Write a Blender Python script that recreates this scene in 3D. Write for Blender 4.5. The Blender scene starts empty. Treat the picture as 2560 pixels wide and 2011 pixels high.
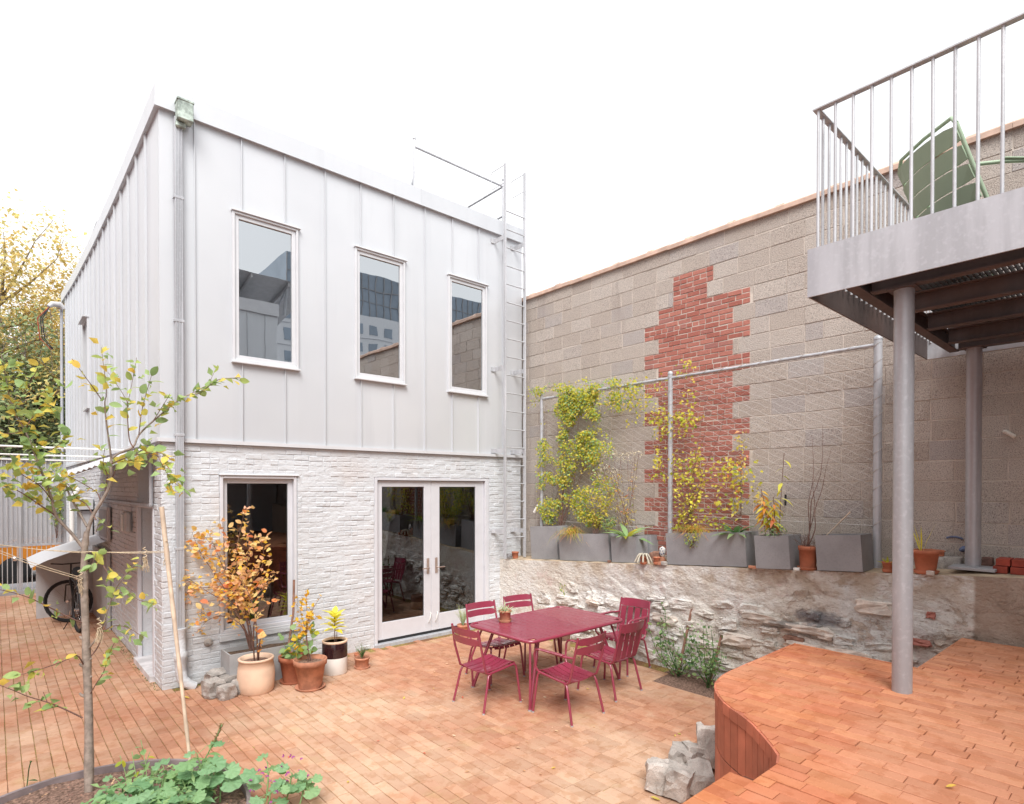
import bpy, math, random
from mathutils import Vector, Matrix, noise, Euler
V = Vector
rnd = random.Random(11)
U = rnd.uniform
SC = bpy.context.scene
COL = SC.collection
PI = math.pi

# ------------------------------------------------------------------ camera
CF, CX, TH, CH = 1460.0, 1280.0, 0.0085, 2.31
PPV = 1220 + CF * math.tan(TH)
YAW = math.atan2(.748, .664)
F0 = V((math.cos(YAW), math.sin(YAW), 0)); RT = V((math.sin(YAW), -math.cos(YAW), 0)); ZZ = V((0, 0, 1))
FW = F0 * math.cos(TH) - ZZ * math.sin(TH); UP = ZZ * math.cos(TH) + F0 * math.sin(TH)
EYE = V((0, 0, CH))
cd = bpy.data.cameras.new('camera'); cam = bpy.data.objects.new('camera', cd); COL.objects.link(cam)
cd.sensor_width = 36; cd.lens = CF * 36 / 2560; cd.shift_y = (PPV - 1005.5) / 2560
cd.clip_start = .05; cd.clip_end = 800
cam.matrix_world = Matrix.Translation(EYE) @ Matrix((RT, UP, -FW)).transposed().to_4x4()
SC.camera = cam

# ------------------------------------------------------------------ light
SUN_EL, SUN_AZ = math.radians(50), math.radians(218)      # azimuth: direction the light comes from, from +y clockwise
SC.world = bpy.data.worlds.new('World'); SC.world.use_nodes = True
nt = SC.world.node_tree; nt.nodes.clear()
sky = nt.nodes.new('ShaderNodeTexSky'); sky.sky_type = 'NISHITA'; sky.sun_disc = False
sky.sun_elevation = SUN_EL; sky.sun_rotation = SUN_AZ; sky.air_density = 1.0; sky.dust_density = 4.0; sky.ozone_density = 1.0
mixn = nt.nodes.new('ShaderNodeMixRGB'); mixn.inputs[0].default_value = .86
tc = nt.nodes.new('ShaderNodeTexCoord')
nz = nt.nodes.new('ShaderNodeTexNoise'); nz.inputs['Scale'].default_value = 1.6; nz.inputs['Detail'].default_value = 4
nt.links.new(tc.outputs['Generated'], nz.inputs['Vector'])
cr = nt.nodes.new('ShaderNodeMapRange'); cr.inputs['From Min'].default_value = .3; cr.inputs['From Max'].default_value = .7
cr.inputs['To Min'].default_value = 7.7; cr.inputs['To Max'].default_value = 9.7
nt.links.new(nz.outputs['Fac'], cr.inputs['Value'])
cmb = nt.nodes.new('ShaderNodeCombineColor')
for k in range(3): nt.links.new(cr.outputs['Result'], cmb.inputs[k])
nt.links.new(sky.outputs[0], mixn.inputs[1]); nt.links.new(cmb.outputs[0], mixn.inputs[2])
bg = nt.nodes.new('ShaderNodeBackground'); bg.inputs['Strength'].default_value = .055
wo = nt.nodes.new('ShaderNodeOutputWorld')
nt.links.new(mixn.outputs[0], bg.inputs[0]); nt.links.new(bg.outputs[0], wo.inputs[0])
sl = bpy.data.lights.new('sun', 'SUN'); sl.energy = 1.5; sl.angle = math.radians(34); sl.color = (1, .985, .96)
so = bpy.data.objects.new('sun', sl); COL.objects.link(so); so.location = (0, 0, 30)
sdir = V((math.sin(SUN_AZ) * math.cos(SUN_EL), math.cos(SUN_AZ) * math.cos(SUN_EL), math.sin(SUN_EL)))
so.rotation_euler = sdir.to_track_quat('Z', 'Y').to_euler()
vs = SC.view_settings
SC.display_settings.display_device = 'sRGB'
vs.view_transform = 'Standard'; vs.look = 'None'; vs.exposure = 1.62; vs.gamma = 1; vs.use_curve_mapping = False
SC.cycles.use_denoising = True
SC.cycles.max_bounces = 8; SC.cycles.diffuse_bounces = 4; SC.cycles.glossy_bounces = 4; SC.cycles.transparent_max_bounces = 12
SC.cycles.caustics_reflective = False; SC.cycles.caustics_refractive = False

# ------------------------------------------------------------------ helpers
def ray(u, v): return FW + RT * ((u - CX) / CF) + UP * ((PPV - v) / CF)
def G(u, v, z=0.0): d = ray(u, v); return EYE + d * ((z - CH) / d.z)
def D(u, v, dep): return EYE + ray(u, v) * dep            # a point at a given distance along the view axis
def proj(p):
    q = p - EYE; z = q.dot(FW)
    if z < .05: return None
    return (CX + CF * q.dot(RT) / z, PPV - CF * q.dot(UP) / z, z)
def zl(y): return 1.12 + .0685 * (7.5 - y)                # top of the sloping ledge at the block wall
def zf(y): return 1.095 + .0676 * (7.5 - y)               # and along its front edge

def root_of(o):
    while o.parent: o = o.parent
    return o
class MB:
    def __init__(s): s.v = []; s.f = []; s.m = []; s.sm = []
    def add(s, vs_, fs, mi=0, sm=False):
        b = len(s.v); s.v += [V(p) for p in vs_]
        for f in fs: s.f.append([b + i for i in f]); s.m.append(mi); s.sm.append(sm)
    def box(s, x0, x1, y0, y1, z0, z1, mi=0):
        s.add([(x0,y0,z0),(x1,y0,z0),(x1,y1,z0),(x0,y1,z0),(x0,y0,z1),(x1,y0,z1),(x1,y1,z1),(x0,y1,z1)],
              [(0,3,2,1),(4,5,6,7),(0,1,5,4),(1,2,6,5),(2,3,7,6),(3,0,4,7)], mi)
    def bbox(s, x0, x1, y0, y1, z0, z1, c=.004, mi=0):      # box with chamfered edges
        c = min(c, (x1-x0)*.3, (y1-y0)*.3, (z1-z0)*.3)
        vv = []
        for sx in (0, 1):
            for sy in (0, 1):
                for sz in (0, 1):
                    x, y, z = (x0, x1)[sx], (y0, y1)[sy], (z0, z1)[sz]
                    dx, dy, dz = (c, -c)[sx], (c, -c)[sy], (c, -c)[sz]
                    vv += [(x, y+dy, z+dz), (x+dx, y, z+dz), (x+dx, y+dy, z)]
        i = lambda sx, sy, sz, a: ((sx*2+sy)*2+sz)*3 + a
        ff = [(i(0,0,0,0),i(0,0,1,0),i(0,1,1,0),i(0,1,0,0)), (i(1,0,0,0),i(1,1,0,0),i(1,1,1,0),i(1,0,1,0)),
              (i(0,0,0,1),i(1,0,0,1),i(1,0,1,1),i(0,0,1,1)), (i(0,1,0,1),i(0,1,1,1),i(1,1,1,1),i(1,1,0,1)),
              (i(0,0,0,2),i(0,1,0,2),i(1,1,0,2),i(1,0,0,2)), (i(0,0,1,2),i(1,0,1,2),i(1,1,1,2),i(0,1,1,2))]
        for a in (0, 1):
            for b in (0, 1):
                ff += [(i(a,b,0,0),i(a,b,0,1),i(a,b,1,1),i(a,b,1,0)), (i(a,0,b,0),i(a,0,b,2),i(a,1,b,2),i(a,1,b,0)), (i(0,a,b,1),i(0,a,b,2),i(1,a,b,2),i(1,a,b,1))]
                for cc in (0, 1): ff.append((i(a,b,cc,0),i(a,b,cc,1),i(a,b,cc,2)))
        s.add(vv, ff, mi)
    def tube(s, pts, r, n=8, mi=0, cap=True, sm=True, flat=None):
        pts = [V(p) for p in pts]; k = len(pts)
        if k < 2: return
        rs = r if isinstance(r, (list, tuple)) else [r] * k
        t0 = (pts[1] - pts[0]).normalized()
        a = t0.orthogonal().normalized() if flat is None else (V(flat) - t0 * V(flat).dot(t0)).normalized()
        vv = []
        for i, p in enumerate(pts):
            t = (pts[min(i+1, k-1)] - pts[max(i-1, 0)])
            t = t.normalized() if t.length > 1e-9 else t0
            a = (a - t * a.dot(t)); a = a.normalized() if a.length > 1e-6 else t.orthogonal().normalized()
            b = t.cross(a)
            for j in range(n):
                an = 2 * PI * (j + .5) / n
                vv.append(p + (a * math.cos(an) + b * math.sin(an)) * rs[i])
        ff = [(i*n+j, i*n+(j+1) % n, (i+1)*n+(j+1) % n, (i+1)*n+j) for i in range(k-1) for j in range(n)]
        s.add(vv, ff, mi, sm)
        if cap: s.add(vv[:n], [tuple(range(n))[::-1]], mi); s.add(vv[-n:], [tuple(range(n))], mi)
    def bar(s, p, q, w, h, up=(0, 0, 1), mi=0):            # rectangular bar from p to q
        p, q = V(p), V(q); t = (q - p).normalized(); u_ = V(up)
        a = t.cross(u_)
        a = a.normalized() if a.length > 1e-6 else t.orthogonal().normalized()
        b = a.cross(t).normalized()
        vv = [c + a * (sx * w / 2) + b * (sy * h / 2) for c in (p, q) for sx, sy in ((-1,-1),(1,-1),(1,1),(-1,1))]
        s.add(vv, [(0,1,2,3),(7,6,5,4),(0,4,5,1),(1,5,6,2),(2,6,7,3),(3,7,4,0)], mi)
    def lathe(s, prof, n=24, c=(0, 0, 0), mi=0, sm=True, sx=1, sy=1):
        c = V(c); vv = []
        for r, z in prof:
            for j in range(n):
                a = 2 * PI * j / n; vv.append(c + V((r * sx * math.cos(a), r * sy * math.sin(a), z)))
        k = len(prof)
        s.add(vv, [(i*n+j, i*n+(j+1) % n, (i+1)*n+(j+1) % n, (i+1)*n+j) for i in range(k-1) for j in range(n)], mi, sm)
        if prof[0][0] > 1e-4: s.add(vv[:n], [tuple(range(n))[::-1]], mi)
        if prof[-1][0] > 1e-4: s.add(vv[-n:], [tuple(range(n))], mi)
    def leaf(s, p, d, nrm, L, W, mi=0, fold=.25, droop=.2):
        d = V(d).normalized(); nrm = V(nrm); sd = d.cross(nrm)
        sd = sd.normalized() if sd.length > 1e-6 else d.orthogonal().normalized()
        nn = sd.cross(d).normalized(); p = V(p)
        m1 = p + d * L * .45; tip = p + d * L - nn * L * droop
        up_ = nn * W * fold
        s.add([p, m1 + sd * W / 2 + up_, tip, m1 - sd * W / 2 + up_, m1], [(0, 4, 1), (1, 4, 2), (0, 3, 4), (4, 3, 2)], mi, True)
    def blade(s, pts, w, nrm=(0, 0, 1), mi=0):              # a strip that narrows to its tip
        pts = [V(p) for p in pts]; k = len(pts); vv = []
        for i, p in enumerate(pts):
            t = (pts[min(i+1, k-1)] - pts[max(i-1, 0)]).normalized()
            sd = t.cross(V(nrm)); sd = sd.normalized() if sd.length > 1e-4 else t.orthogonal().normalized()
            ww = w * (1 - (i / (k - 1)) ** 2 * .92) * .5
            vv += [p + sd * ww, p - sd * ww]
        s.add(vv, [(2*i, 2*i+1, 2*i+3, 2*i+2) for i in range(k-1)], mi, True)
    def rot(s, M):
        s.v = [M @ p for p in s.v]; return s
    def mesh(s, name, mats):
        me = bpy.data.meshes.new(name); me.from_pydata([tuple(p) for p in s.v], [], s.f)
        for m in (mats if isinstance(mats, (list, tuple)) else [mats]): me.materials.append(m)
        me.polygons.foreach_set('material_index', s.m); me.polygons.foreach_set('use_smooth', s.sm)
        me.update(); return me
    def build(s, name, mats, parent=None, W=True, loc=None, kind=None, smooth=None):
        if smooth is not None: s.sm = [smooth] * len(s.f)
        if parent is not None:
            if W:
                inv = root_of(parent).matrix_basis.inverted(); s.v = [inv @ p for p in s.v]
        elif loc is not None and W:
            s.v = [p - V(loc) for p in s.v]
        o = bpy.data.objects.new(name, s.mesh(name, mats)); COL.objects.link(o)
        if parent is not None: o.parent = parent
        elif loc is not None: o.location = loc
        if kind: o['kind'] = kind
        return o
def tag(o, label, cat, group=None):
    o['label'] = label; o['category'] = cat
    if group: o['group'] = group
    return o
def thing(name, label, cat, loc, rz=0, group=None):
    o = bpy.data.objects.new(name, None); COL.objects.link(o); o.location = loc; o.rotation_euler = (0, 0, rz)
    o.matrix_basis = Matrix.Translation(V(loc)) @ Matrix.Rotation(rz, 4, 'Z')
    o.empty_display_size = .1
    return tag(o, label, cat, group)
def put(name, me, parent, M, world=True):                   # an object that shares mesh data
    o = bpy.data.objects.new(name, me); COL.objects.link(o)
    if parent is not None:
        o.parent = parent
        if world: M = root_of(parent).matrix_basis.inverted() @ M
    o.matrix_basis = M; return o
def copy_tree(o, parent=None):
    c = o.copy(); COL.objects.link(c)
    if parent is not None: c.parent = parent
    for ch in list(o.children): copy_tree(ch, c)
    return c
def frame_M(p, x, y, z):
    return Matrix.Translation(V(p)) @ Matrix((V(x), V(y), V(z))).transposed().to_4x4()
def rough_stone(sx, sy, sz, seed, amt=.12, sub=3):          # a split cobble: a box whose faces are uneven
    mb = MB(); r = random.Random(seed); n = sub
    off = V((r.uniform(0, 50), r.uniform(0, 50), r.uniform(0, 50)))
    idx = {}; vv = []; ff = []
    def pt(i, j, k):
        key = (i, j, k)
        if key in idx: return idx[key]
        q = V((i / n - .5, j / n - .5, k / n - .5))
        e = sum(1 for a in (i, j, k) if a in (0, n))
        q *= (1 - .035 * max(0, e - 1) ** 1.6)
        w = noise.noise_vector(q * 2.3 + off) * amt + noise.noise_vector(q * 6 + off) * amt * .35
        p = V((q.x + w.x, q.y + w.y, q.z + w.z * .8))
        idx[key] = len(vv); vv.append(V((p.x * sx, p.y * sy, (p.z + .5) * sz))); return idx[key]
    for a in range(n):
        for b in range(n):
            for (c0, c1, c2) in ((0, 1, 2), (1, 2, 0), (2, 0, 1)):
                for e in (0, n):
                    def q(u_, v_):
                        t = [0, 0, 0]; t[c0] = u_; t[c1] = v_; t[c2] = e; return pt(*t)
                    f = (q(a, b), q(a+1, b), q(a+1, b+1), q(a, b+1))
                    ff.append(f if e else f[::-1])
    mb.add(vv, ff); return mb

# ------------------------------------------------------------------ materials
def lin(r, g=None, b=None):
    if g is None: r, g, b = r
    f = lambda c: ((c/255 + .055) / 1.055) ** 2.4 if c > 10 else c/255/12.92
    return (f(r), f(g), f(b))
class NT:
    def __init__(s, name):
        s.m = bpy.data.materials.new(name); s.m.use_nodes = True; s.t = s.m.node_tree; s.t.nodes.clear()
        s.out = s.n('ShaderNodeOutputMaterial'); s.pos = None
    def n(s, k, **a):
        x = s.t.nodes.new(k)
        for q, w in a.items(): setattr(x, q, w)
        return x
    def l(s, a, b): s.t.links.new(a, b)
    def coord(s, kind='pos', scale=None):
        if kind == 'pos':
            o = s.n('ShaderNodeNewGeometry').outputs['Position']
        else: o = s.n('ShaderNodeTexCoord').outputs['Object']
        if scale:
            mp = s.n('ShaderNodeMapping'); mp.inputs['Scale'].default_value = scale; s.l(o, mp.inputs['Vector']); o = mp.outputs[0]
        return o
    def noise(s, sc, det=4, co=None, rough=.55, dist=0):
        x = s.n('ShaderNodeTexNoise'); x.inputs['Scale'].default_value = sc; x.inputs['Detail'].default_value = det
        x.inputs['Roughness'].default_value = rough; x.inputs['Distortion'].default_value = dist
        s.l(co if co is not None else s.coord(), x.inputs['Vector']); return x.outputs['Fac']
    def ramp(s, fac, lo, hi, a=0., b=1.):
        x = s.n('ShaderNodeMapRange'); x.interpolation_type = 'SMOOTHSTEP'
        for k, w in (('From Min', lo), ('From Max', hi), ('To Min', a), ('To Max', b)): x.inputs[k].default_value = w
        s.l(fac, x.inputs['Value']); return x.outputs['Result']
    def mix(s, fac, a, b, mode='MIX'):
        x = s.n('ShaderNodeMixRGB'); x.blend_type = mode
        for k, w in ((0, fac), (1, a), (2, b)):
            if isinstance(w, (int, float)): x.inputs[k].default_value = w
            elif isinstance(w, tuple): x.inputs[k].default_value = (*w, 1)
            else: s.l(w, x.inputs[k])
        return x.outputs[0]
    def math(s, op, a, b=0.0):
        x = s.n('ShaderNodeMath'); x.operation = op
        for k, w in ((0, a), (1, b)):
            if isinstance(w, (int, float)): x.inputs[k].default_value = w
            else: s.l(w, x.inputs[k])
        return x.outputs[0]
    def rand(s):                                              # one number per object, or per loose piece of a joined mesh
        return s.math('FRACT', s.math('ADD', s.n('ShaderNodeObjectInfo').outputs['Random'], s.n('ShaderNodeNewGeometry').outputs['Random Per Island']))
    def bump(s, h, dist, strength=.6, prev=None):
        x = s.n('ShaderNodeBump'); x.inputs['Distance'].default_value = dist; x.inputs['Strength'].default_value = strength
        s.l(h, x.inputs['Height'])
        if prev is not None: s.l(prev, x.inputs['Normal'])
        return x.outputs[0]
    def pbsdf(s, col, rough=.7, metal=0., spec=.35, nrm=None, coat=0.):
        x = s.n('ShaderNodeBsdfPrincipled')
        for k, w in (('Base Color', col), ('Roughness', rough), ('Metallic', metal), ('Specular IOR Level', spec), ('Coat Weight', coat)):
            if isinstance(w, (int, float)): x.inputs[k].default_value = w
            elif isinstance(w, tuple): x.inputs[k].default_value = (*w, 1)
            else: s.l(w, x.inputs[k])
        if nrm is not None: s.l(nrm, x.inputs['Normal'])
        return x.outputs[0]
    def done(s, sh): s.l(sh, s.out.inputs['Surface']); return s.m
def scale_c(c, k): return tuple(min(.95, x * k) for x in c)
def simple(name, col, rough=.6, metal=0., spec=.35, var=.12, vs_=6., bump=0., bs=40., rv=0., coat=0., speck=0., sps=220., co='pos'):
    t = NT(name); c = t.coord(co)
    cc = t.mix(t.ramp(t.noise(vs_, 5, c), .3, .7), scale_c(col, 1 - var), scale_c(col, 1 + var))
    if rv: cc = t.mix(1.0, cc, t.mix(t.rand(), (1 - rv,) * 3, (1 + rv,) * 3), 'MULTIPLY')
    if speck:
        cc = t.mix(t.ramp(t.noise(sps, 2, c), .52, .66, 0, speck), cc, scale_c(col, .35))
    nrm = t.bump(t.noise(bs, 4, c), bump, .7) if bump else None
    return t.done(t.pbsdf(cc, rough, metal, spec, nrm, coat))
def leafmat(name, cols, trans=.42, rough=.5):
    cols = [tuple(min(.92, x * 1.2 + .018) for x in c) for c in cols]
    t = NT(name); r = t.rand(); c = None
    cr_ = t.n('ShaderNodeValToRGB'); el = cr_.color_ramp.elements
    for i, k in enumerate(cols):
        e = el[i] if i < 2 else el.new(1)
        e.position = i / max(1, len(cols) - 1); e.color = (*k, 1)
    t.l(r, cr_.inputs[0])
    col = t.mix(t.ramp(t.noise(45, 3), .35, .65, 0, .45), cr_.outputs[0], t.mix(1.0, cr_.outputs[0], (.80, .82, .74), 'MULTIPLY'))
    a = t.pbsdf(col, rough, 0, .3)
    tr = t.n('ShaderNodeBsdfTranslucent'); t.l(col, tr.inputs[0])
    mx = t.n('ShaderNodeMixShader'); mx.inputs[0].default_value = trans; t.l(a, mx.inputs[1]); t.l(tr.outputs[0], mx.inputs[2])
    return t.done(mx.outputs[0])

def m_paver(name, base, alt, pale, moss, grit=.0015):
    t = NT(name); p = t.coord(); r = t.rand()
    c = t.mix(t.ramp(r, .05, .95, .1, .8), base, alt)
    big = t.noise(.55, 3, p)
    c = t.mix(t.ramp(big, .40, .64, 0, .75), c, pale)
    blot = t.noise(7., 4, p, .6)
    c = t.mix(t.ramp(blot, .50, .58, 0, .55), c, t.mix(1., c, (.80, .68, .57), 'MULTIPLY'))
    c = t.mix(t.ramp(t.noise(16., 3, p, .5), .54, .66, 0, .35), c, t.mix(1., c, (.86, .76, .68), 'MULTIPLY'))
    c = t.mix(t.ramp(t.noise(3.1, 5, p), .56, .74, 0, .5), c, pale)
    c = t.mix(t.ramp(t.noise(1.3, 5, p, .65), .56, .72, 0, .42), c, moss)
    c = t.mix(t.ramp(t.noise(90, 3, p), .6, .75, 0, .3), c, scale_c(base, .55))
    r2 = t.math('FRACT', t.math('MULTIPLY', r, 7.31))
    c = t.mix(1., c, t.mix(r2, (.885, .87, .86), (1.09, 1.09, 1.085)), 'MULTIPLY')
    nrm = t.bump(t.noise(60, 5, p), grit, .8)
    nrm = t.bump(t.noise(9, 3, p), .003, .5, nrm)
    return t.done(t.pbsdf(c, t.ramp(blot, .3, .7, .62, .85), 0, .3, nrm))
MT = {}
MT['paver'] = m_paver('patio brick', (.44, .215, .135), (.50, .27, .17), (.58, .41, .29), (.47, .36, .19))
MT['terra'] = m_paver('terrace brick', (.48, .155, .08), (.56, .23, .105), (.56, .27, .165), (.50, .22, .115))
def m_sand():
    t = NT('mossy sand joints'); p = t.coord()
    c = t.mix(t.ramp(t.noise(1.4, 5, p), .36, .56), (.22, .115, .065), (.33, .27, .085))
    c = t.mix(t.ramp(t.noise(40, 4, p), .45, .7), c, (.14, .075, .045))
    return t.done(t.pbsdf(c, .95, 0, .1, t.bump(t.noise(160, 3, p), .003)))
MT['sand'] = m_sand()
MT['joint'] = simple('dark joint', (.10, .036, .022), .95, var=.4, vs_=20)
MT['tile'] = simple('red clay tile', (.50, .165, .10), .6, var=.22, vs_=3.5, rv=.16, bump=.001, bs=70)
MT['paint'] = None
def m_wbrick():
    t = NT('white painted brick'); p = t.coord()
    c = t.mix(t.ramp(t.noise(1.5, 4, p), .35, .7), (.60, .622, .65), (.56, .58, .605))
    c = t.mix(t.ramp(t.noise(1.1, 5, p), .5, .68, 0, .3), c, (.60, .52, .48))
    c = t.mix(t.ramp(t.noise(26, 4, p, .7), .66, .74, 0, .5), c, (.50, .40, .36))
    n1 = t.bump(t.noise(38, 4, p, .6), .006, .9); n1 = t.bump(t.noise(9, 4, t.coord('pos', (1, 1, 2.2)), .6), .014, .8, n1)
    return t.done(t.pbsdf(c, .55, 0, .35, n1))
MT['wbrick'] = m_wbrick()
def m_clad():
    t = NT('pale grey standing seam metal'); p = t.coord()
    c = t.mix(t.ramp(t.noise(.8, 3, p), .3, .7), (.585, .605, .635), (.62, .64, .667))
    r = t.rand(); c = t.mix(1., c, t.mix(r, (.965,) * 3, (1.02,) * 3), 'MULTIPLY')
    n1 = t.bump(t.noise(1.1, 2, t.coord('pos', (1, 1, .35))), .008, .2)
    vz = t.coord('pos', (1, 1, .09))
    c = t.mix(t.ramp(t.noise(3.2, 4, vz, .6), .52, .72, 0, .3), c, (.50, .517, .545))
    return t.done(t.pbsdf(c, .36, .18, .5, n1))
MT['clad'] = m_clad()
MT['trimw'] = simple('pale grey aluminium', (.62, .63, .655), .4, .05, .5, .03)
MT['frame'] = simple('grey lilac window frame', (.60, .605, .64), .45, 0, .45, .03)
def m_galv(name, col, stain, st=.5, rough=.42, metal=.55):
    t = NT(name); p = t.coord(); vz = t.coord('pos', (1, 1, .12))
    c = t.mix(t.ramp(t.noise(9, 5, vz), .38, .66), scale_c(col, .86), scale_c(col, 1.08))
    c = t.mix(t.ramp(t.noise(34, 4, p), .5, .7, 0, .35), c, scale_c(col, 1.25))
    c = t.mix(t.ramp(t.noise(1.7, 5, vz), .48, .7, 0, st), c, stain)
    return t.done(t.pbsdf(c, rough, metal, .4, t.bump(t.noise(70, 3, p), .0006)))
MT['galv'] = m_galv('galvanised steel', (.46, .475, .505), (.38, .375, .39), .4, .45, .15)
MT['fascia'] = m_galv('mottled galvanised plate', (.45, .455, .485), (.38, .375, .41), .5, .5, .1)
MT['pole'] = m_galv('galvanised pole', (.42, .425, .45), (.35, .305, .31), .8, .4, .2)
MT['rail'] = m_galv('galvanised rail', (.52, .53, .555), (.44, .44, .465), .3, .45, .1)
MT['rust_shade'] = m_galv('brown tinted steel joist', (.105, .078, .074), (.14, .085, .07), .7, .6, .2)  # brown joist steel; also the painted shade of the fascia liner plates
MT['grate'] = m_galv('dark steel grating', (.06, .052, .053), (.085, .058, .05), .5, .6, .3)
def m_block():
    t = NT('cinder block'); p = t.coord(); r = t.rand()
    c = t.mix(t.ramp(r, 0, 1), (.46, .40, .355), (.53, .475, .43))
    c = t.mix(t.ramp(t.math('FRACT', t.math('MULTIPLY', r, 5.7)), .72, .98, 0, .8), c, (.43, .395, .385))
    c = t.mix(t.ramp(t.noise(1.1, 5, p), .5, .72, 0, .45), c, (.47, .40, .34))
    sp = t.noise(120, 3, p, .7)
    c = t.mix(t.ramp(sp, .53, .62, 0, .8), c, (.13, .108, .10))
    c = t.mix(t.ramp(sp, .33, .43, .75, 0), c, (.70, .62, .56))
    st = t.ramp(t.noise(2.2, 4, t.coord('pos', (1, 1, .16))), .60, .76, 0, .5)
    c = t.mix(st, c, (.20, .155, .14))
    n1 = t.bump(t.noise(75, 5, p, .7), .011, 1.)
    return t.done(t.pbsdf(c, .95, 0, .15, n1))
MT['block'] = m_block()
MT['mortar'] = simple('pale mortar', (.55, .49, .435), .95, var=.15, vs_=9, bump=.004, bs=50)
def m_rbrick():
    t = NT('old red brick'); p = t.coord(); r = t.rand()
    c = t.mix(t.ramp(r, 0, 1), (.335, .12, .095), (.425, .175, .14))
    c = t.mix(t.ramp(t.math('FRACT', t.math('MULTIPLY', r, 9.1)), .75, 1, 0, .7), c, (.31, .15, .135))
    c = t.mix(t.ramp(t.noise(22, 4, p), .5, .72, 0, .45), c, (.46, .21, .15))
    c = t.mix(t.ramp(t.noise(60, 4, p), .62, .72, 0, .6), c, (.12, .05, .04))
    return t.done(t.pbsdf(c, .9, 0, .2, t.bump(t.noise(50, 5, p), .006, .9)))
MT['rbrick'] = m_rbrick()
MT['newbrick'] = simple('new red brick', (.30, .055, .035), .8, var=.2, vs_=12, rv=.1, bump=.001, bs=80)
MT['coping'] = simple('clay coping', (.56, .40, .32), .7, var=.2, vs_=5, rv=.1, bump=.002, bs=50)
def m_rubble():
    t = NT('limewashed rubble'); p = t.coord(); sx = t.n('ShaderNodeSeparateXYZ'); t.l(p, sx.inputs[0])
    st = t.coord('pos', (1, 1, 1.7))
    raw = t.mix(t.ramp(t.noise(2.4, 6, st, .65), .35, .68), (.58, .48, .405), (.72, .63, .55))
    raw = t.mix(t.ramp(t.noise(30, 4, p), .55, .75, 0, .45), raw, (.24, .18, .145))
    wash = t.mix(t.ramp(t.noise(1.2, 4, p), .35, .66), (.84, .825, .80), (.80, .745, .67))
    wash = t.mix(t.ramp(t.noise(3.0, 4, p), .60, .72, 0, .5), wash, (.70, .50, .46))
    yy = t.math('ADD', sx.outputs[1], t.math('MULTIPLY', t.math('SUBTRACT', t.noise(1.5, 3, p), .5), .9))
    # plaster left on fully at the house end, flaking further along
    thr = t.ramp(yy, 1.2, 6.6, -.03, -.22)
    m = t.math('ADD', t.noise(2.1, 8, st, .72, .4), thr)
    fl = t.ramp(m, .50, .545, 1., 0.)
    c = t.mix(fl, raw, wash)
    c = t.mix(t.ramp(t.noise(8.5, 7, st, .7), .52, .64, 0, .5), c, (.58, .485, .405))
    c = t.mix(t.ramp(t.noise(5, 6, st, .7), .56, .68, 0, .5), c, (.66, .50, .45))
    c = t.mix(t.math('MULTIPLY', t.ramp(t.noise(19, 6, st, .75), .58, .68, 0, .7), t.ramp(yy, 5.8, 6.8, 1., .15)), c, (.30, .225, .18))
    # brown run-off below the coping edge and the bare render at the near end
    topd = t.math('SUBTRACT', t.math('ADD', 1.602, t.math('MULTIPLY', sx.outputs[1], -.0676)), sx.outputs[2])
    top = t.math('MULTIPLY', t.ramp(topd, 0., .5, 1., 0.), t.ramp(t.noise(3.4, 5, p), .42, .62))
    c = t.mix(t.math('MULTIPLY', top, t.ramp(yy, 6.0, 6.7, .75, 0.)), c, (.52, .40, .285))
    bare = t.ramp(sx.outputs[1], 1.125, 1.155, 1., 0.)
    c = t.mix(bare, c, t.mix(t.ramp(t.noise(5, 6, p, .6), .35, .7), (.45, .345, .275), (.53, .43, .36)))
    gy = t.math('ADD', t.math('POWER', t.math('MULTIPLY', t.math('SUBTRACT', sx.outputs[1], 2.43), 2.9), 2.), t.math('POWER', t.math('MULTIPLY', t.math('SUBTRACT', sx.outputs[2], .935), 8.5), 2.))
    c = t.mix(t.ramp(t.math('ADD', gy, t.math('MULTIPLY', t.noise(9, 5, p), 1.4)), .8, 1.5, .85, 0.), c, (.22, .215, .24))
    n1 = t.bump(t.noise(26, 6, st, .7), .03, 1.); n1 = t.bump(t.noise(9, 5, st, .65), .05, .8, n1); n1 = t.bump(t.math('MULTIPLY', fl, 1.), .008, .8, n1)
    return t.done(t.pbsdf(c, .92, 0, .18, n1))
MT['rubble'] = m_rubble()
MT['ledge'] = simple('sandy ledge top', (.46, .36, .255), .95, var=.3, vs_=4, bump=.01, bs=18)
MT['stone'] = simple('grey stone', (.38, .35, .325), .9, var=.28, vs_=9, rv=.18, bump=.006, bs=35, speck=.5, sps=120)
MT['wstone'] = simple('limewashed stone', (.62, .55, .49), .9, var=.22, vs_=8, rv=.12, bump=.008, bs=30)
MT['granite'] = simple('split granite', (.52, .475, .435), .85, var=.25, vs_=7, rv=.15, bump=.007, bs=40, speck=.55, sps=150)
MT['planter'] = simple('grey fibre cement', (.285, .282, .292), .75, var=.13, vs_=2.6, rv=.06, bump=.0008, bs=30, speck=.12, sps=60)
MT['planterl'] = simple('light grey concrete', (.36, .36, .365), .75, var=.12, vs_=3, bump=.001, bs=30, speck=.1, sps=60)
MT['clay'] = simple('terracotta', (.44, .155, .085), .8, var=.18, vs_=7, rv=.12, bump=.001, bs=60)
MT['clayp'] = simple('weathered terracotta', (.46, .21, .13), .85, var=.25, vs_=9, rv=.1, bump=.001, bs=60)
MT['cream'] = simple('cream clay', (.72, .52, .385), .8, var=.12, vs_=4, bump=.001, bs=40)
MT['soil'] = simple('dark soil', (.10, .065, .045), 1., var=.5, vs_=40, bump=.012, bs=60)
MT['mulch'] = simple('bark mulch soil', (.20, .125, .095), 1., var=.55, vs_=45, bump=.012, bs=70)
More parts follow.
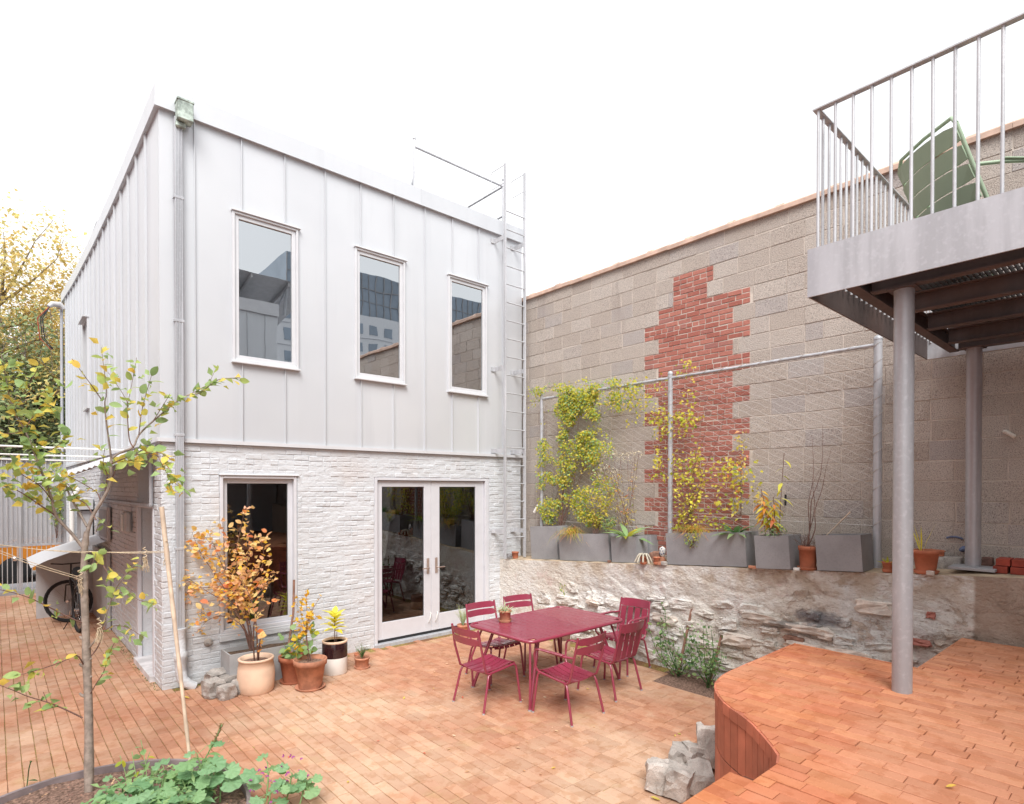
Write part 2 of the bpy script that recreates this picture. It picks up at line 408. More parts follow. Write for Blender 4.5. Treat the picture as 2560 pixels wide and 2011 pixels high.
MT['wine'] = simple('wine red powder coat', (.27, .032, .066), .36, 0, .8, .05, 3, coat=.35)
MT['mint'] = simple('sage green powder coat', (.34, .44, .31), .45, 0, .45, .05, 3)
MT['black'] = simple('black paint', (.018, .018, .02), .4, 0, .5, .1)
MT['rubber'] = simple('tyre rubber', (.025, .025, .027), .8, 0, .3, .1)
MT['white'] = simple('white enamel', (.78, .77, .74), .25, 0, .5, .04)
MT['gloss'] = simple('dark brown glaze', (.03, .012, .014), .12, 0, .6, .2)
MT['plast'] = simple('grey plastic foot', (.36, .35, .36), .6)
MT['bark'] = simple('smooth grey bark', (.30, .245, .21), .85, 0, .2, .25, 22, bump=.003, bs=50)
MT['twig'] = simple('brown twig', (.185, .105, .085), .85, 0, .2, .25, 22)
MT['bamboo'] = simple('bleached bamboo', (.60, .47, .36), .6, 0, .3, .18, 9, bump=.001, bs=40)
MT['rope'] = simple('pale jute twine', (.62, .50, .36), .95, 0, .1, .2, 60, bump=.002, bs=200)
MT['wood'] = simple('brown stake wood', (.27, .15, .11), .85, 0, .2, .25, 15)
MT['wire'] = simple('thin steel wire', (.62, .60, .58), .4, .4, .5, .05)
MT['edge'] = simple('weathered steel edging', (.26, .215, .22), .6, .3, .35, .2, 8)
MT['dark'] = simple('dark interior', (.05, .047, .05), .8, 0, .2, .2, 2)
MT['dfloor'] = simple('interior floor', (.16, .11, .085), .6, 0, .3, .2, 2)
MT['copper'] = simple('green copper patina', (.40, .47, .425), .75, .05, .3, .45, 16, bump=.003, bs=60)
MT['marble'] = simple('grey veined marble', (.62, .61, .62), .5, 0, .4, .2, 5)
MT['steelbrush'] = simple('bronze nickel handle', (.50, .40, .355), .3, .7, .5, .05)
MT['chrome'] = simple('polished steel', (.75, .75, .76), .2, .9, .5, .03)
MT['asphalt'] = simple('asphalt', (.20, .195, .20), .9, 0, .2, .15, 2)
MT['conc'] = simple('grey concrete', (.36, .36, .38), .85, 0, .2, .1, 1.2)
MT['box'] = simple('grey meter enclosure', (.50, .50, .51), .5, 0, .4, .06)
MT['orange'] = simple('orange car paint', (.62, .22, .02), .3, 0, .5, .04, coat=.5)
MT['glassd'] = simple('dark car glass', (.03, .035, .04), .1, 0, .6, .1)
MT['tglass'] = simple('blue grey tower glass', (.24, .29, .35), .25, 0, .5, .15, .2)
MT['blue'] = simple('faded blue spray paint', (.16, .20, .32), .9, 0, .1, .3, 14)
MT['foam'] = simple('white expanding foam', (.72, .68, .62), .8, 0, .2, .1)
MT['cactus'] = simple('grey woolly cactus', (.48, .44, .36), .9, 0, .1, .25, 60, bump=.004, bs=120)
def m_glass(name, tint, boost):
    t = NT(name); lw = t.n('ShaderNodeFresnel'); lw.inputs['IOR'].default_value = boost
    gl = t.n('ShaderNodeBsdfGlossy'); gl.inputs['Roughness'].default_value = .0; gl.inputs['Color'].default_value = (.93, .97, 1, 1)
    t.l(t.bump(t.noise(1.3, 2), .0035, .35), gl.inputs['Normal'])
    tr = t.n('ShaderNodeBsdfTransparent'); tr.inputs[0].default_value = (*tint, 1)
    mx = t.n('ShaderNodeMixShader'); t.l(lw.outputs[0], mx.inputs[0]); t.l(tr.outputs[0], mx.inputs[1]); t.l(gl.outputs[0], mx.inputs[2])
    return t.done(mx.outputs[0])
MT['glass'] = m_glass('window glass', (.70, .74, .74), 2.0)
MT['glassu'] = m_glass('upper window glass', (.6, .66, .68), 6.0)
def m_mesh():
    t = NT('perforated grey mesh'); tr = t.n('ShaderNodeBsdfTransparent'); b = t.pbsdf((.50, .51, .54), .6, 0)
    ck = t.n('ShaderNodeTexVoronoi'); ck.inputs['Scale'].default_value = 90; t.l(t.coord(), ck.inputs['Vector'])
    mx = t.n('ShaderNodeMixShader'); t.l(t.ramp(ck.outputs['Distance'], .36, .40, 0., 1.), mx.inputs[0])
    t.l(tr.outputs[0], mx.inputs[1]); t.l(b, mx.inputs[2]); return t.done(mx.outputs[0])
MT['mesh'] = m_mesh()
# foliage
L_ = lin
MT['lv_tree'] = leafmat('tree leaf green', [L_(128,158,98), L_(152,178,120), L_(172,190,104)])
MT['lv_treey'] = leafmat('tree leaf yellow', [L_(176,182,92), L_(206,192,92), L_(218,184,84)])
MT['lv_treeo'] = leafmat('tree leaf orange', [L_(226,160,70), L_(222,130,90), L_(214,184,120)])
MT['lv_or'] = leafmat('orange shrub leaf', [L_(255,186,128), L_(255,204,132), L_(253,172,142), L_(250,190,104)])
MT['lv_yel'] = leafmat('bright yellow leaf', [L_(236,212,60), L_(232,222,96)])
MT['lv_gold'] = leafmat('golden leaf', [L_(232,180,50), L_(238,190,60), L_(224,170,60)])
MT['lv_lime'] = leafmat('lime vine leaf', [L_(150,160,42), L_(186,186,52), L_(206,196,70), L_(120,150,50)], .45)
MT['lv_pale'] = leafmat('pale yellow vine leaf', [L_(204,190,84), L_(214,200,96), L_(190,160,80)], .45)
MT['lv_mal'] = leafmat('mallow leaf', [L_(104,146,100), L_(136,172,130), L_(124,160,104)])
MT['lv_sage'] = leafmat('soft green leaf', [L_(126,160,104), L_(148,176,120)])
MT['lv_dk'] = leafmat('dark green leaf', [L_(60,96,52), L_(84,120,66)])
MT['lv_rose'] = leafmat('rose leaf', [L_(72,110,66), L_(96,132,80), L_(130,150,84)])
MT['lv_grs'] = leafmat('grass blade', [L_(150,158,66), L_(176,168,84), L_(196,140,70)])
MT['lv_suc'] = leafmat('grey green succulent', [L_(150,166,124), L_(168,180,144)], .15)
MT['lv_bg'] = leafmat('far yellow leaf', [L_(198,178,116), L_(210,186,120), L_(180,176,112), L_(216,180,104)], .4)
MT['lv_bgd'] = leafmat('far green leaf', [L_(118,132,92), L_(140,150,106), L_(100,116,84)], .3)
MT['lv_wht'] = leafmat('white flower head', [L_(224,216,196), L_(210,200,170)])
MT['lv_mauve'] = leafmat('mauve flower', [L_(150,60,140), L_(176,90,160)])
MT['lv_seed'] = leafmat('seed spike', [L_(120,90,64), L_(140,120,70)])
MT['lv_red'] = leafmat('red leaf', [L_(190,80,60), L_(206,110,80)])
MT['lv_dry'] = leafmat('dry leaf', [L_(212,186,150), L_(196,150,110), L_(226,206,180)])
# ------------------------------------------------------------------ laying bricks, blocks and tiles
def piece_meshes(prefix, mat, lx, ly, lz, ch, n=4, jit=.003):
    out = []
    for k in range(n):
        mb = MB(); j = lambda: U(-jit, jit)
        b = [V((sx*lx/2 + j(), sy*ly/2 + j(), 0)) for sx, sy in ((-1,-1),(1,-1),(1,1),(-1,1))]
        tz = lz + j() * .5
        m1 = [V((p.x, p.y, tz - ch)) for p in b]
        t1 = [V((p.x - math.copysign(ch, p.x), p.y - math.copysign(ch, p.y), tz + j() * .3)) for p in b]
        vv = b + m1 + t1; ff = [(8, 9, 10, 11)]
        for i in range(4):
            q = (i + 1) % 4; ff += [(i, q, 4+q, 4+i), (4+i, 4+q, 8+q, 8+i)]
        mb.add(vv, ff); out.append(mb.mesh(prefix, mat))
    return out
def lay(parent, name, stuff, cells, axes, meshes, mat, size, limit=300, hidden=None, jit=.002):
    """cells: (centre of the back face, length, width); the biggest in view become objects, the rest one joined part"""
    X, Y, N = (V(a) for a in axes); L0, W0 = size; sc = []
    for c, l, w in cells:
        c = V(c); q = proj(c + N * .03); s_ = 0
        if q and -40 < q[0] < 2600 and -40 < q[1] < 2050 and not (hidden and hidden(c + N * .03)):
            s_ = abs((c - EYE).normalized().dot(N)) * l * w / (c - EYE).length_squared
            if (EYE - c).dot(N) <= 0: s_ = 0
        sc.append(s_)
    order = sorted(range(len(cells)), key=lambda i: -sc[i]); top = set(i for i in order[:limit] if sc[i] > 0)
    inv = root_of(parent).matrix_basis.inverted(); rest = MB()
    for i, (c, l, w) in enumerate(cells):
        me = meshes[i * 7 % len(meshes)]
        M = frame_M(V(c) + N * U(-jit, jit), X, Y, N) @ Matrix.Rotation(U(-.006, .006), 4, 'Z') @ Matrix.Diagonal((l / L0, w / W0, 1, 1))
        if i in top:
            o = bpy.data.objects.new(name, me); COL.objects.link(o); o.parent = parent; o.matrix_basis = inv @ M
        else:
            rest.add([M @ v.co for v in me.vertices], [tuple(p.vertices) for p in me.polygons])
    if rest.v: rest.build(stuff, mat, parent, kind='stuff')
def holes_rects(x0, x1, z0, z1, holes):
    xs = sorted(set([x0, x1] + [min(max(h[i], x0), x1) for h in holes for i in (0, 1)]))
    zs = sorted(set([z0, z1] + [min(max(h[i], z0), z1) for h in holes for i in (2, 3)]))
    out = []
    for a, b in zip(xs, xs[1:]):
        run = None
        for c, d in zip(zs, zs[1:]):
            mx, mz = (a + b) / 2, (c + d) / 2
            inside = any(h[0] < mx < h[1] and h[2] < mz < h[3] for h in holes)
            if inside: run = None; continue
            if run and abs(out[-1][3] - c) < 1e-6: out[-1][3] = d
            else: out.append([a, b, c, d])
            run = True
    return out

# ------------------------------------------------------------------ terrace outline, used to know what it hides
ZT = .98
LIP = [(2.836,1.248),(2.93,1.285),(3.02,1.367),(3.115,1.46),(3.206,1.554),(3.275,1.645),(3.325,1.735),(3.39,1.825),(3.47,1.906),(3.575,1.99),(3.703,2.055),(3.836,2.094),(3.997,2.11)]
TERR = LIP + [(5.12, 2.125), (5.10, 1.23), (6.50, 1.215), (6.50, -3.9), (1.2, -3.9), (1.2, 1.248)]
TREAD = [(1.2, 1.244), (2.836, 1.244), (3.06, 1.535), (1.2, 1.535)]
def inside(poly, x, y):
    r = False; n = len(poly)
    for i in range(n):
        (x1, y1), (x2, y2) = poly[i], poly[(i + 1) % n]
        if (y1 > y) != (y2 > y) and x < (x2 - x1) * (y - y1) / (y2 - y1) + x1: r = not r
    return r
def under_terrace(p):
    d = p - EYE
    for z, poly in ((ZT, TERR), (.81, TREAD)):
        if d.z < 0 and p.z < z:
            t = (z - CH) / d.z; q = EYE + d * t
            if t < 1 and inside(poly, q.x, q.y): return True
    return False

# ------------------------------------------------------------------ ground
gb = MB(); gb.add([(-150,-150,-.4),(150,-150,-.4),(150,200,-.4),(-150,200,-.4)], [(0,1,2,3)])
ground = gb.build('ground', MT['conc'], kind='structure')
pb = MB(); pb.box(-4, 6.9, 1.0, 16.9, -.3, -.006)
patio = pb.build('patio', MT['sand'], kind='structure')
BED = []
for k in range(48):
    a = 2 * PI * k / 48; BED.append((.43 + .97 * math.cos(a), 4.62 + 1.0 * math.sin(a)))
cells = []
ROSE = (5.86, 6.55, 3.2, 4.12)
nx = int(10.2 / .0968)
for i in range(nx):
    x = -3.9 + i * .0968 + .0484
    left = x < 1.45
    off = (i * 5 % 3) * .05 + U(-.02, .02) if left or (x < 2.3 and rnd.random() < .35) else U(-.012, .012)
    drift = .006 * math.sin(i * .21)
    y = 1.2 + off + drift
    while y < 16.8:
        yc = y + .10375; y += .2075
        if x > 1.40 and yc > 7.52: continue
        if inside(BED, x, yc): continue
        if inside(TERR, x, yc) or inside(TREAD, x, yc): continue
        if ROSE[0] < x < ROSE[1] and ROSE[2] < yc < ROSE[3]: continue
        if yc > 9.5 and x < -2.0: continue
        cells.append(((x + U(-.001, .001), yc + U(-.002, .002), -.05), .0925, .2035))
pm = piece_meshes('brick', MT['paver'], .0925, .2035, .052, .0035, 6, .0016)
lay(patio, 'brick', 'bricks', cells, ((1,0,0),(0,1,0),(0,0,1)), pm, MT['paver'], (.0925, .2035), hidden=under_terrace, jit=.0016)
rs = MB(); rs.add([(5.8,3.1,-.004),(6.6,3.1,-.004),(6.6,4.2,-.004),(5.8,4.2,-.004)], [(0,1,2,3)])
rs.build('soil', MT['mulch'], kind='structure')
sb = MB(); sb.box(-60, 60, 17.2, 26, -.39, -.12); street = sb.build('street', MT['asphalt'], kind='structure')
sb = MB(); sb.box(-60, 60, 16.9, 18.6, -.38, -.02); sb.build('pavement', MT['conc'], kind='structure')
sb = MB(); sb.box(-60, 60, 19.3, 19.42, -.119, -.116); sb.build('road_marking', MT['white'], street)

# ------------------------------------------------------------------ terrace
tb = MB(); n = len(TERR)
tb.add([(x, y, ZT - .054) for x, y in TERR] + [(x, y, -.3) for x, y in TERR], [tuple(range(n))[::-1]] + [(i, (i+1) % n, n+(i+1) % n, n+i) for i in range(n)])
n = len(TREAD); TD = [(1.2,1.20),(2.86,1.20),(3.00,1.5),(1.2,1.5)]
tb.box(1.2, 3.02, 1.18, 1.515, -.3, .756)
terrace = tb.build('terrace', MT['joint'], kind='structure')
def clip_rect(poly, rc):
    out = list(poly)
    for ax, lim, sg in ((0, rc[0], 1), (0, rc[1], -1), (1, rc[2], 1), (1, rc[3], -1)):
        src, out = out, []
        for i in range(len(src)):
            p, q = src[i - 1], src[i]; a, b = (p[ax] - lim) * sg, (q[ax] - lim) * sg
            if (a >= 0) != (b >= 0):
                t = a / (a - b); out.append((p[0] + (q[0] - p[0]) * t, p[1] + (q[1] - p[1]) * t))
            if b >= 0: out.append(q)
        if not out: return []
    return out
def parea(p): return abs(sum(p[i-1][0] * p[i][1] - p[i][0] * p[i-1][1] for i in range(len(p)))) / 2 if p else 0
cells = []; cut = []
for i in range(62):
    x = 1.22 + i * .0838 + .042
    if x > 6.5: break
    y = -2.6 + (i % 2) * .19 * .5 + ((i * 13) % 5) * .012 + (.05 if i % 3 == 0 else 0)
    while y < 2.15:
        l = .2 * U(.93, 1.06); a, b = y, y + l; y = b
        rect = (x - .0388, x + .0388, a + .0012, b - .0012)
        pol = clip_rect(TERR, rect); ar = parea(pol)
        full = (rect[1] - rect[0]) * (rect[3] - rect[2])
        if ar > full * .985: cells.append(((x, (a + b) / 2, ZT - .054), .0776, b - a - .0022))
        elif ar > full * .06: cut.append(pol)
tm = piece_meshes('brick', MT['terra'], .08, .2, .054, .003, 6, .0018)
lay(terrace, 'brick', 'bricks', cells, ((1,0,0),(0,1,0),(0,0,1)), tm, MT['terra'], (.08, .2), limit=240, jit=.002)
for pol in cut:
    mb = MB(); k = len(pol); mb.add([(x, y, ZT - .05) for x, y in pol] + [(x, y, ZT + .0005) for x, y in pol], [tuple(range(k, 2*k))] + [(i, (i+1) % k, k+(i+1) % k, k+i) for i in range(k)])
    s_ = sum(pol[i-1][0] * pol[i][1] - pol[i][0] * pol[i-1][1] for i in range(k))
    if s_ < 0: mb.f = [f[::-1] for f in mb.f]
    mb.build('brick', MT['terra'], terrace)
cells = []
for i in range(20):                                           # lower tread, bricks on end across the step
    x = 1.25 + i * .092 + .045
    if x > 2.93: break
    cells.append(((x, 1.392, .756), .088, .284))
lay(terrace, 'brick', 'bricks', cells, ((1,0,0),(0,1,0),(0,0,1)), tm, MT['terra'], (.08, .2), jit=.0012)
# curved retaining face: three courses of standing tiles on the lip line
def resample(pts, step):
    P = [V((x, y, 0)) for x, y in pts]; out = [P[0]]; acc = 0
    for a, b in zip(P, P[1:]):
        d = (b - a).length; t = step - acc
        while t <= d:
            out.append(a.lerp(b, t / d)); t += step
        acc = d - (t - step)
    return out
edge_line = LIP + [(4.4, 2.115), (4.8, 2.12), (5.12, 2.125)]
for ci, (z0, z1, st) in enumerate(((ZT - .075, ZT - .004, .092), (ZT - .36, ZT - .083, .082), (ZT - .64, ZT - .368, .082), (-.05, ZT - .648, .082))):
    rp = resample(edge_line, st)
    for a, b in zip(rp, rp[1:]):
        t = (b - a).normalized(); nrm = V((-t.y, t.x, 0))
        if nrm.dot(V((-1, 1, 0))) < 0: nrm = -nrm
        g = .0048; o_ = .004 + (.008 if ci == 0 else 0) + U(0, .0015)
        p0, p1 = a + t * g - t * .002, b - t * g + t * .002
        q = [p0 - nrm * .03, p1 - nrm * .03, p1 + nrm * o_, p0 + nrm * o_]
        mb = MB(); c = .002
        lo = [V((p.x, p.y, z0)) for p in q]; hi = [V((p.x, p.y, z1)) for p in q]
        mb.add(lo + hi, [(0,3,2,1),(4,5,6,7),(0,1,5,4),(1,2,6,5),(2,3,7,6),(3,0,4,7)])
        mb.build('tile', MT['tile'], terrace)

# ------------------------------------------------------------------ cinder block wall
WX = 7.05
bw = thing('block_wall', 'tall cinder block wall with a toothed patch of red brick', 'wall', (WX, 3, 0))
mb = MB(); mb.box(WX + .004, WX + .3, -5.2, 19, 0, 5.62); mb.build('mortar', MT['mortar'], bw)
z00 = 3.80 - .2032 * 13
def patch(z):                                                 # y range that is red brick at this height
    if 5.02 < z < 5.225: return (3.974, 4.582)
    if 4.816 < z <= 5.02: return (4.063, 4.582)
    if z >= 5.225 or z < 1.3: return None
    k = int((4.816 - z) / .2032)
    return ((3.475, 3.70)[k % 2], (4.82, 5.055)[k % 2])
blocks, reds = [], []
for k in range(23):
    za = z00 + k * .2032; zb = za + .2032; zc = (za + zb) / 2
    if za > 5.6: break
    zb = min(zb, 5.62); pr = patch(zc)
    y = -5.1 + (k % 2) * .2032 + U(-.015, .015)
    while y < 9.5:
        l = .4064 * (1 if rnd.random() > .06 else .5); a, b = y, y + l; y = b
        segs = [(a, b)]
        if pr:
            segs = []
            if a < pr[0]: segs.append((a, min(b, pr[0])))
            if b > pr[1]: segs.append((max(a, pr[1]), b))
        for s0, s1 in segs:
            if s1 - s0 < .05: continue
            j = .008
            blocks.append(((WX + .02, (s0 + s1) / 2, zc), s1 - s0 - j - U(0, .004), zb - za - j - U(0, .003)))
    if pr:
        for c3 in range(3):
            z0 = za + c3 * .06773; y = pr[0] + .004; hdr = (k * 3 + c3) % 9 == 4
            first = ((k + c3) % 2) * .1
            while y < pr[1] - .02:
                l = (.098 if hdr else .2) * U(.94, 1.05)
                if first: l = first * U(.9, 1.1); first = 0
                b = min(y + l, pr[1]); 
                if pr[1] - b < .05: b = pr[1]
                reds.append(((WX + .02, (y + b) / 2, z0 + .0339), b - y - .011, .0565 + U(-.003, .002))); y = b
bm = piece_meshes('block', MT['block'], .398, .195, .0215, .003, 6, .0025)
lay(bw, 'block', 'blocks', blocks, ((0,-1,0),(0,0,1),(-1,0,0)), bm, MT['block'], (.398, .195), jit=.0022)
rm = piece_meshes('brick', MT['rbrick'], .19, .056, .023, .003, 6, .003)
lay(bw, 'brick', 'bricks', reds, ((0,-1,0),(0,0,1),(-1,0,0)), rm, MT['rbrick'], (.19, .056), jit=.003)
y = -3.0
cm = MB(); cm.tube([(0, -.305, 0), (0, .305, 0)], .075, 12); 
for p in cm.v: p.z = p.z * .55
c2 = MB(); c2.tube([(0, -.04, 0), (0, .04, 0)], .088, 12)
for p in c2.v: p.z = p.z * .62
cm.add(c2.v, c2.f); base = MB(); base.box(-.09, .2, -.305, .305, -.05, .0); cm.add(base.v, base.f)
cme = cm.mesh('coping_tile', MT['coping'])
k = 0
while y < 8.5:
    put('coping_tile', cme, bw, Matrix.Translation((WX + .045, y, 5.66 + U(-.004, .004))) @ Matrix.Rotation(U(-.02, .02), 4, 'Z') @ Matrix.Rotation(U(-.012, .012), 4, 'X')); y += .612
gf = MB()
for a0, a1, r in ((20, 160, .07), (15, 150, .075)):
    gf.tube([(WX - .012, 1.4 - .07 * math.cos(math.radians(a)), 1.80 + .03 * math.sin(math.radians(a))) for a in range(a0, a1, 12)], .009, 5)
gf.tube([(WX - .012, 1.36 - q * .012, 1.70 + q * .006) for q in range(8)], [.008, .02, .026, .03, .03, .026, .02, .01], 5)
gf.build('paint_mark', MT['blue'], bw)
fo = MB(); 
for q in range(6): fo.lathe([(.001, -.02), (.017, -.008), (.02, .004), (.012, .016), (.001, .02)], 8, (WX - .015, 1.02 - q * .012, 2.83 - q * .009))
fo.build('foam', MT['foam'], bw)
pk = MB(); pk.tube([(WX - .04, 3.02, 2.10), (WX - .04, 3.02, 2.23)], .012, 6); pk.build('peg', MT['black'], bw)
# ------------------------------------------------------------------ old stone retaining wall with its sloping ledge
sw = thing('stone_wall', 'old limewashed rubble retaining wall with a sloping ledge', 'wall', (6.3, 4, 0))
def front_x(y, z):
    top = 6.49 - .03 * max(0, min(1, (y - 6.5) / .9))
    t = 1 - min(1, z / max(.2, zf(y)))
    bulge = .03 * t ** 1.3 * max(0, min(1, (6.6 - y) / 1.6))
    return top - bulge
mb = MB(); NY, NZ = 520, 72; y0, y1 = -3.2, 7.6; vv = []
for j in range(NZ + 1):
    for i in range(NY + 1):
        y = y0 + (y1 - y0) * i / NY; zt = zf(y); z = -.1 + (zt + .1) * j / NZ
        x = front_x(y, z); rug = max(0, min(1, (zt - z) / .25)) * max(.12, min(1, (7.0 - y) / 1.4)) * (1 if y > 1.09 else .35)
        q = V((y * 1.5, z * 1.9, 3.1))
        # courses of rough stones: ridged noise gives shelves and crevices
        a = noise.noise(q * 1.15); b = noise.noise(q * 2.7 + V((7, 1, 0))); c = noise.noise(q * 5.1); e_ = noise.noise(q * 11.3)
        sh = -abs(a) ** .6 * .06 + .03
        shelf = (1 - abs(noise.noise(V((y * .7, z * 4.6 + noise.noise(V((y * 1.4, 0, 4))) * .9, 9.))))) ** 9 * .05
        dx = (a * .02 + b * .020 + c * .016 + e_ * .010 + shelf * .4) * rug * (1.35 - .8 * z / zt) + noise.noise(V((y * 1.1, z * 1.3, 0))) * .02
        vv.append((x + dx, y, z))
W_ = NY + 1
mb.add(vv, [(j*W_+i, (j+1)*W_+i, (j+1)*W_+i+1, j*W_+i+1) for j in range(NZ) for i in range(NY)], 0, True)
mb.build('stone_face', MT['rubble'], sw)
mb = MB(); vv = []; K = 10
for i in range(NY + 1):
    y = y0 + (y1 - y0) * i / NY
    for k in range(K + 1):
        x = front_x(y, zf(y)) + (WX + .01 - front_x(y, zf(y))) * k / K + (noise.noise(V((y * 1.1, zf(y) * 1.3, 0))) * .02 if k == 0 else 0)
        vv.append((x, y, zf(y) + (zl(y) - zf(y)) * k / K + (noise.noise(V((x * 5, y * 5, 1))) * .012 if k else -.004)))
mb.add(vv, [(i*(K+1)+k, i*(K+1)+k+1, (i+1)*(K+1)+k+1, (i+1)*(K+1)+k) for i in range(NY) for k in range(K)], 0, True)
mb.build('ledge_top', MT['ledge'], sw)
for i, (u, v, sx, sy, sz, mt, rz) in enumerate([(2010, 1574, .12, .44, .075, 'wstone', .0), (2062, 1588, .12, .16, .09, 'wstone', .1), (1960, 1562, .12, .28, .06, 'stone', 0), (2030, 1625, .14, .50, .12, 'wstone', .05),
        (2130, 1640, .12, .36, .1, 'wstone', 0), (1985, 1600, .1, .2, .07, 'wood', 0), (2260, 1600, .1, .1, .07, 'rbrick', .2), (2300, 1608, .1, .14, .06, 'rbrick', .1), (2325, 1540, .05, .07, .06, 'rbrick', 0),
        (1660, 1548, .12, .3, .11, 'wstone', .05), (1590, 1512, .12, .26, .1, 'wstone', 0), (1480, 1505, .12, .22, .09, 'wstone', .1), (1840, 1600, .14, .34, .13, 'wstone', 0), (1900, 1545, .12, .4, .08, 'wstone', .04), (2180, 1520, .1, .3, .12, 'wstone', 0)]):
    y, z = None, None
    d = ray(u, v); t = 6.44 / d.x; p = EYE + d * t
    rough_stone(sx, sy, sz, 40 + i, .22, 4).rot(Matrix.Translation((front_x(p.y, p.z) - .005, p.y, p.z - sz / 2)) @ Matrix.Rotation(rz, 4, 'X')).build('stone', MT[mt], sw)

r2_ = random.Random(77); done_ = []
for k in range(400):
    y = r2_.uniform(-.6, 6.7); z = zf(y) * (.03 + .66 * r2_.random() ** 1.25); sy = r2_.uniform(.12, .40); sz = r2_.uniform(.06, .15) * (.8 + .5 * sy)
    if y < 1.2 and z > .3: continue
    if any(abs(y - a) < (sy + c) * .47 and abs(z - b) < (sz + d) * .47 for a, b, c, d in done_): continue
    if len(done_) > 150: break
    done_.append((y, z, sy, sz)); dp = .16
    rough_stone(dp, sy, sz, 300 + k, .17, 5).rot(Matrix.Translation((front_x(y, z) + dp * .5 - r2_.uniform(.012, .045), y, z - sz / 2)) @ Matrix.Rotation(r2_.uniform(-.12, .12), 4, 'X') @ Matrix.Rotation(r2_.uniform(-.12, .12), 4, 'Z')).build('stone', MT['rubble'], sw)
# ------------------------------------------------------------------ the small house
HX0, HX1, HY = 1.43, 6.95, 7.6
house = thing('house', 'small two storey house of white painted brick below pale standing seam metal', 'house', (HX0, HY, 0))
LW = (2.04, 2.97, .545, 2.46); DR = (4.10, 6.22, .03, 2.46)
mb = MB()
for a, b, c, d in holes_rects(HX0, HX1, -.1, 2.84, [LW, DR]): mb.box(a, b, HY + .004, HY + .30, c, d)
SD = (8.03, 9.05, .04, 2.70)                                  # side door opening, measured along y
for a, b, c, d in holes_rects(HY + .301, 19.6, -.1, 2.84, [SD]): mb.box(HX0 + .004, HX0 + .3, a, b, c, d)
for a, b, c, d in holes_rects(HX0 + .012, HX1 - .005, .0, 2.83, [(LW[0]-.012, LW[1]+.012, LW[2]-.1, LW[3]+.012), (DR[0]-.012, DR[1]+.012, DR[2]-.1, DR[3]+.012)]):   # thick uneven paint that fills the joints here and there
    nx_, nz_ = max(1, int((b - a) / .028)), max(1, int((d - c) / .017)); vv = []
    for j in range(nz_ + 1):
        for i in range(nx_ + 1):
            x, z = a + (b - a) * i / nx_, c + (d - c) * j / nz_; q = V((x * 3.1, z * 5., .3))
            vv.append((x, HY + .0005 - .0042 - .0055 * noise.noise(q) - .004 * noise.noise(V((x * 11, z * 24, 5))) - .002 * noise.noise(V((x * 30, z * 50, 2))), z))
    mb.add(vv, [(j*(nx_+1)+i, j*(nx_+1)+i+1, (j+1)*(nx_+1)+i+1, (j+1)*(nx_+1)+i) for j in range(nz_) for i in range(nx_)], 0, True)
mb.build('wall', MT['wbrick'], house)
mb = MB(); mb.box(HX1 - .02, HX1, HY + .31, 19.6, -.1, 2.84); mb.box(HX0 + .31, HX1 - .03, 19.4, 19.6, -.1, 2.84); mb.build('back_wall', MT['wbrick'], house)
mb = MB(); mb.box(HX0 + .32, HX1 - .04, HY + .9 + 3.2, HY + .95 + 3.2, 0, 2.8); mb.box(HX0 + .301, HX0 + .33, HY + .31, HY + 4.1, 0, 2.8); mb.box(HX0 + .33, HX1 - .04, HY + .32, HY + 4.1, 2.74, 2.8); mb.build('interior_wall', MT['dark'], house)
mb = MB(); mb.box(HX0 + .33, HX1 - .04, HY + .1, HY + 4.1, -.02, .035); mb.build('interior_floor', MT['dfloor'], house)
cells = []
for k in range(42):
    z = .0 + k * .0684 + .034
    if z > 2.83: break
    x = HX0 + .002 + (.10 if k % 2 else 0)
    if k % 2: cells_first = (HX0 + .05, .095)
    xs = [(HX0 + .05, .094)] if k % 2 else []
    while x < HX1 - .02:
        l = .2 if k % 7 != 3 else .1
        b = min(x + l, HX1); xs.append(((x + b) / 2, b - x - .007)); x = b
    for xc, l in xs:
        a, b = xc - l / 2, xc + l / 2
        for lo, hi in ((LW, 0), (DR, 0)):
            if lo[2] - .03 < z < lo[3] + .03:
                if a < lo[0] and b > lo[0] - .01: b = lo[0] - .014
                if b > lo[1] and a < lo[1] + .01: a = lo[1] + .014
                if a >= lo[0] - .015 and b <= lo[1] + .015: b = a
        if b - a > .03: cells.append((((a + b) / 2, HY + .01, z + U(-.0025, .0025)), b - a, .0595 + U(-.004, .003)))
wm = piece_meshes('brick', MT['wbrick'], .196, .0625, .0175, .006, 8, .004)
lay(house, 'brick', 'bricks', cells, ((1,0,0),(0,0,1),(0,-1,0)), wm, MT['wbrick'], (.193, .06), limit=240, jit=.0042)
cells = []
for k in range(42):
    z = k * .0684 + .034
    if z > 2.83: break
    y = HY + .002 + (.1 if k % 2 else 0)
    if k % 2: cells.append(((HX0 + .01, HY + .05, z), .094, .059))
    while y < 19.4:
        l = .2; a, b = y, min(y + l, 19.5); y += l; b -= .007
        if SD[2] - .03 < z < SD[3] + .03:
            if a < SD[0] < b: b = SD[0] - .012
            if a < SD[1] < b: a = SD[1] + .012
            if a >= SD[0] - .01 and b <= SD[1] + .01: continue
        if b - a > .03: cells.append(((HX0 + .01, (a + b) / 2, z + U(-.002, .002)), b - a, .0595 + U(-.004, .003)))
lay(house, 'brick', 'bricks', cells, ((0,-1,0),(0,0,1),(-1,0,0)), wm, MT['wbrick'], (.193, .06), limit=60, jit=.004)
